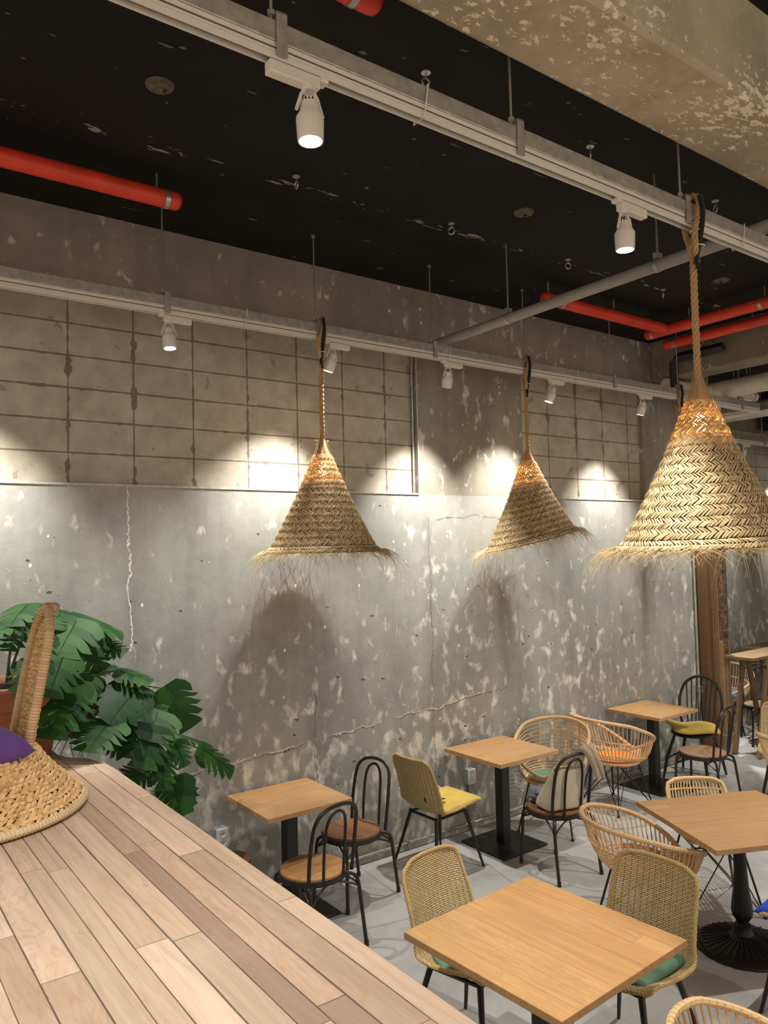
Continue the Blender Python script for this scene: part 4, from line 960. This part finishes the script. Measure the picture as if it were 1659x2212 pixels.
# ---------------------------------------------------------------- trestle tables
def trestle(label,loc,w,d,h,ends):
    t=thing('trestle_table',label,'table',loc,0,'tall trestle tables at the right edge')
    slab(t,w,d,h,.032,'trestle')
    for ex in ends:
        for yy in (-.12,.12):
            for s in (-1,1):
                a=Vector((ex+s*.045,yy,h-.035)); c=Vector((ex+s*.30,yy*1.25,.004)); dd=(c-a); L=dd.length; ang=-math.atan2(dd.x,-dd.z)
                b=MB(); b.box((a+c)/2,(.065,.035,L-.01),M=Matrix.Rotation(ang,3,'Y')); b.build('leg',M['trestle'],t,smooth=False,bevel=.004)
        b=MB(); b.box((ex,-.145,.36),(.44,.022,.05)); b.build('cross_bar',M['trestle'],t,smooth=False,bevel=.003)
    b=MB(); b.box((ends[0]-.02,-.145,h-.14),(.17,.014,.055)); b.box((ends[0]+.085,-.147,h-.19),(.06,.014,.11),M=Matrix.Rotation(-.25,3,'Y')); b.build('black_bracket',M['black'],t,smooth=False)
    b=MB()
    for x0,x1,z0,z1 in ((-.19,.12,.38,.70),(.19,-.12,.38,.70)):
        a=Vector((ends[0]+x0,-.10,z0)); c=Vector((ends[0]+x1,-.10,z1)); dd=c-a; ang=-math.atan2(dd.z,dd.x)
        b.box((a+c)/2,(dd.length,.02,.05),M=Matrix.Rotation(ang,3,'Y'))
    b.build('cross_brace',M['trestle'],t,smooth=False,bevel=.003)
    return t
trestle('nearer tall trestle table with A-frame legs beside the timber post',(8.83,-.36,0),1.60,.34,1.085,(-.41,.50))
trestle('farther tall trestle table behind the first at the right edge',(10.15,.24,0),1.35,.40,.985,(-.33,.4))
t=thing('cafe_table','distant table on a black turned pedestal seen between the trestle legs','table',(10.75,.78,0),0,'square cafe tables on black pedestals')
slab(t,.62,.62,.74); MB().lathe([(.03,.71),(.03,.6),(.05,.5),(.03,.42),(.05,.3),(.06,.22),(.035,.16),(.05,.1),(.2,.05),(.26,.0)],24).build('column',M['castiron'],t)
# ---------------------------------------------------------------- terracotta pot with monstera
t=thing('terracotta_pot','big terracotta pot with rolled rim at the far end of the platform','pot',(.80,-.40,1.301))
MB().lathe([(0,0),(.19,0),(.20,.01),(.235,.20),(.250,.275),(.266,.285),(.275,.30),(.272,.325),(.283,.345),(.287,.375),(.280,.398),(.262,.402),(.250,.39),(.246,.36),(0,.36)],48).build('pot_body',M['terra'],t)
b=MB(); random.seed(4); b.lathe([(0,.372),(.10,.378),(.2,.372),(.247,.362)],30,rfn=lambda th,r,z:1); b.build('soil',M['soil'],t)
LEAVES=[((0.874,-0.45,2.097),(0.76,-0.6,2.028),0.5,'u'),
((0.885,-0.5,2.023),(0.717,-0.62,2.011),0.42,'u'),
((0.826,-0.35,1.984),(0.747,-0.5,1.889),0.5,'f'),
((0.978,-0.45,2.002),(1.107,-0.35,2.062),0.45,'u'),
((1.165,-0.35,2.012),(1.405,-0.4,1.92),0.42,'u'),
((1.12,-0.45,1.991),(0.986,-0.62,1.847),0.5,'f'),
((1.218,-0.4,1.956),(1.123,-0.55,1.804),0.42,'f'),
((1.287,-0.35,1.849),(1.388,-0.45,1.807),0.45,'u'),
((1.225,-0.28,1.692),(1.402,-0.25,1.719),0.3,'u'),
((1.011,-0.62,1.826),(0.914,-0.75,1.663),0.42,'f'),
((0.857,-0.7,1.818),(0.797,-0.8,1.675),0.45,'f'),
((1.039,-0.62,1.673),(0.906,-0.78,1.467),0.42,'f'),
((1.152,-0.55,1.692),(1.099,-0.65,1.591),0.5,'f'),
((1.381,-0.4,1.688),(1.521,-0.5,1.642),0.5,'u'),
((1.425,-0.5,1.589),(1.24,-0.65,1.469),0.42,'f'),
((1.45,-0.5,1.606),(1.542,-0.5,1.572),0.45,'u'),
((1.674,-0.35,1.529),(1.788,-0.42,1.313),0.4,'f'),
((1.571,-0.45,1.431),(1.455,-0.6,1.336),0.58,'f'),
((1.237,-0.62,1.452),(1.089,-0.78,1.372),0.48,'f'),
((1.505,-0.55,1.363),(1.406,-0.68,1.204),0.48,'f'),
((1.74,-0.3,1.256),(1.861,-0.4,1.22),0.2,'u'),
((1.91,-0.3,1.136),(2.086,-0.38,1),0.38,'u'),
((1.544,-0.6,1.218),(1.513,-0.7,1.068),0.36,'f'),
((1.647,-0.5,1.039),(1.649,-0.6,0.874),0.48,'f'),
((1.496,-0.45,1.106),(1.341,-0.55,1.126),0.4,'f'),
((1.72,-0.35,1.213),(1.733,-0.45,1.103),0.35,'f'),
((1.302,-0.45,1.366),(1.366,-0.5,1.237),0.42,'f'),
((1.603,-0.3,1.488),(1.596,-0.38,1.391),0.5,'f'),
((1.148,-0.45,1.516),(1.062,-0.55,1.43),0.45,'f'),
((1.238,-0.35,1.634),(1.286,-0.4,1.537),0.4,'f'),
((1.64,-0.4,0.967),(1.545,-0.45,0.966),0.45,'f'),
((1.432,-0.4,1.369),(1.35,-0.45,1.262),0.5,'f'),
((1.236,-0.3,1.833),(1.294,-0.32,1.689),0.45,'f')]
t=thing('monstera_plant','large monstera plant with split leaves spilling over the platform end','plant',(.80,-.40,1.68))
base=Vector((.80,-.40,1.68)); fol=MB(); stm=MB(); random.seed(21)
def monstera_leaf(mb,A,B,wr,kind):
    A=Vector(A);B=Vector(B); L=(B-A).length; d=(B-A).normalized()
    cam_=Vector((0,-4.84,2.35)); tc=(cam_-A).normalized()
    n=(tc+Vector((0,0,.35))) if kind=='f' else (tc*.35+Vector((0,0,1)))
    n=(n-d*n.dot(d)).normalized(); n=(n+Vector((random.uniform(-.25,.25),random.uniform(-.25,.25),random.uniform(-.1,.2)))); n=(n-d*n.dot(d)).normalized()
    s=d.cross(n).normalized(); Wd=L*wr*1.38
    K=random.choice((4,5,5)); droop=.30 if kind=='u' else .16
    def pt(f,o):
        # f along midrib -.15..1 ; o outward signed in units
        q=A+d*(f*L)+s*o*Wd
        return q+n*(-droop*L*(o*o)*.55-.25*L*max(0,f)**2*droop*1.6+.03*L*abs(o))
    def edge(f):
        f=max(-.17,min(1,f)); x=(f+.17)/1.17
        return 1.05*(math.sin(PI*min(1,x**.66))**.55 if x<1 else 0)*(1-.10*x)
    for sd in (-1,1):
        cuts=[-.17,.11,.35,.60,1.0] if K==4 else [-.17,.07,.26,.45,.66,1.0]; whole=random.random()<.15
        for k in range(K):
            f0,f1=cuts[k],cuts[k+1]; inner=.95 if whole else .38+random.uniform(-.10,.12); gap=.115 if 0<k else .02
            rows=[];NO=6
            for i in range(NO+1):
                q=i/NO; g=0 if q<inner else (q-inner)/(1-inner); sweep=.24*q*q+.04*q
                a0=f0+sweep*(1 if k else .0)+gap*g*.45; a1=f1+sweep-gap*g*.55-.05*g*(q>.9)
                a1=min(a1,1.02); row=[]
                for j in range(4):
                    ff=a0+(a1-a0)*j/3
                    e=edge((f0+(f1-f0)*j/3)+.06); tipround=1-.14*(abs(j-1.5)/1.5)**2*g
                    row.append(pt(ff if q>0 else f0+(f1-f0)*j/3,sd*q*e*tipround))
                rows.append(row)
            mb.grid(rows)
    mb.tube([pt(f,0)+n*.002 for f in (-.02,.2,.45,.7,.95)],[.0032,.0028,.0022,.0016,.0008],4)
roots=[Vector((.78,-.42,1.69)),Vector((.9,-.38,1.69)),Vector((.95,-.45,1.68))]
for i,(A,B,w,k) in enumerate(LEAVES):
    monstera_leaf(fol,A,B,w,k)
    A=Vector(A); d=(Vector(B)-A).normalized()
    if A.x>1.2: r=Vector((1.08+random.uniform(-.05,.1),-.42+random.uniform(-.05,.08),1.36+random.uniform(-.02,.12))) if A.z<1.75 else Vector((1.06,-.38,1.5))
    else: r=roots[i%3]
    mid=(A+r)/2+Vector((0,0.05,.10 if A.z>r.z else .06)); pts=bez([r,mid,A-d*.03+Vector((0,.012,-.008)),A+d*.01+Vector((.003,.012,-.006))],6)
    stm.tube(pts,[.0075-.004*j/(len(pts)-1) for j in range(len(pts))],6)
for a,c in (((.85,-.40,1.66),(1.25,-.36,1.30)),((.9,-.42,1.66),(1.5,-.38,1.15)),((.95,-.42,1.64),(1.15,-.45,1.40)),((.9,-.36,1.66),(1.62,-.36,1.02))):
    stm.tube(bez([a,((a[0]+c[0])/2+.03,a[1],(a[2]+c[2])/2+.12),c],8),.011,7)
for i in range(12):
    x=random.uniform(1.0,1.4); fibre(stm,(x,-.42+random.uniform(-.06,.06),1.40),(random.uniform(-.5,.8),random.uniform(-.4,.2),-.3),random.uniform(.15,.35),.003,.8,.6)
def local(mb): mb.v=[(x-base.x,y-base.y,z-base.z) for x,y,z in mb.v]
local(fol); local(stm); fol.build('foliage',M['leaf'],t); stm.build('stems',M['stem'],t)
# ---------------------------------------------------------------- braided low chair with purple cushion
t=thing('braided_chair','low braided water-hyacinth chair with flared skirt and tall curved back, far left','chair',(.455,-1.20,1.301),math.radians(179))
random.seed(12)
def skirt(th,s):
    r=.300+.19*s**1.35; z=.215*(1-s)+.022
    return Vector((r*math.cos(th),r*math.sin(th),z))
b=MB(); herring(b,skirt,0,1,8,.031,.029,.0092,.48,.013,.004,jit=.25,flip=True); b.build('skirt',M['hyacinth'],t)
b=MB(); b.grid([[skirt(2*PI*k/48,i/8)*1-Vector((math.cos(2*PI*k/48),math.sin(2*PI*k/48),0))*.008 for k in range(48)] for i in range(9)],closed=True); b.build('skirt_backing',M['hyadark'],t)
b=MB(); ring=[(.494*math.cos(2*PI*k/60),.494*math.sin(2*PI*k/60),.022) for k in range(60)]; b.tube(ring,.016,10,closed=True)
for k in range(200):
    th=2*PI*k/200; b.tube([(.494*math.cos(th-.004),.494*math.sin(th-.004),.022),(.494*math.cos(th+.004),.494*math.sin(th+.004),.022)],.0185,8,cap=False)
b.build('base_rim',M['rimcane'] if False else island_mat('pale_binding_cord',(.60,.44,.26),(.72,.56,.36),.7,0,40),t)
b=MB()
for k in range(12):
    r=.29-.024*k
    if r<.02: break
    herring(b,lambda th,s,r=r:Vector(((r-.024*s)*math.cos(th),(r-.024*s)*math.sin(th),.236)),0,1,1,.03,.026,.008,.4,.006,.002,jit=.2,flip=False)
b.lathe([(0,.228),(.30,.232)],40); b.build('seat',M['hyacinth'],t)
def back(u,v):
    W_=.165*(1-.05*v)*(1-max(0,(v-.72)/.28)**2.2*.8)*(.88+.12*min(1,v*3)); H_=.225+.60*v
    x=-(.285+.10*v)+.05*(u*u)*(1-.3*v)
    return Vector((x,W_*u,H_))
b=MB()
for i in range(17):
    v0=i/17
    def srf(th,s,v0=v0): return back(th,v0+s/17)
    for side in (False,True): herring(b,srf,0,1,1,.024,.024,.0068,.42,.005,.002,jit=.2,th0=-1,th1=1,flip=side)
b.grid([[back(-1+2*j/12,i/20) for j in range(13)] for i in range(21)]); b.build('back_panel',M['hyacinth'],t)
edge=[back(-1,i/24) for i in range(25)]+[back(-1+2*j/8,1) for j in range(1,8)]+[back(1,1-i/24) for i in range(25)]
b=MB(); b.tube(edge,.019,10)
for i in range(len(edge)-1):
    for q in (.25,.75):
        p=edge[i].lerp(edge[i+1],q); d=(edge[i+1]-edge[i]).normalized(); b.tube([p-d*.005,p+d*.005],.0215,9,cap=False)
b.build('back_edging',island_mat('pale_wrapped_edge',(.52,.33,.17),(.70,.50,.30),.55,0,40),t)
o=pillow('seat_cushion','purple cotton cushion on the braided low chair at the left edge','cushion','purple',(.42,-1.33,1.60),.46,.44,.16,math.radians(20),math.radians(8),0,exp=.5,seed=6,wr=.08)
z=MB(); z.tube([(.0,0,0),(.002,-.002,-.03)],.003,6); q=z.build('zip_pull',M['steel'],o); q.location=(.17,-.20,-.01)
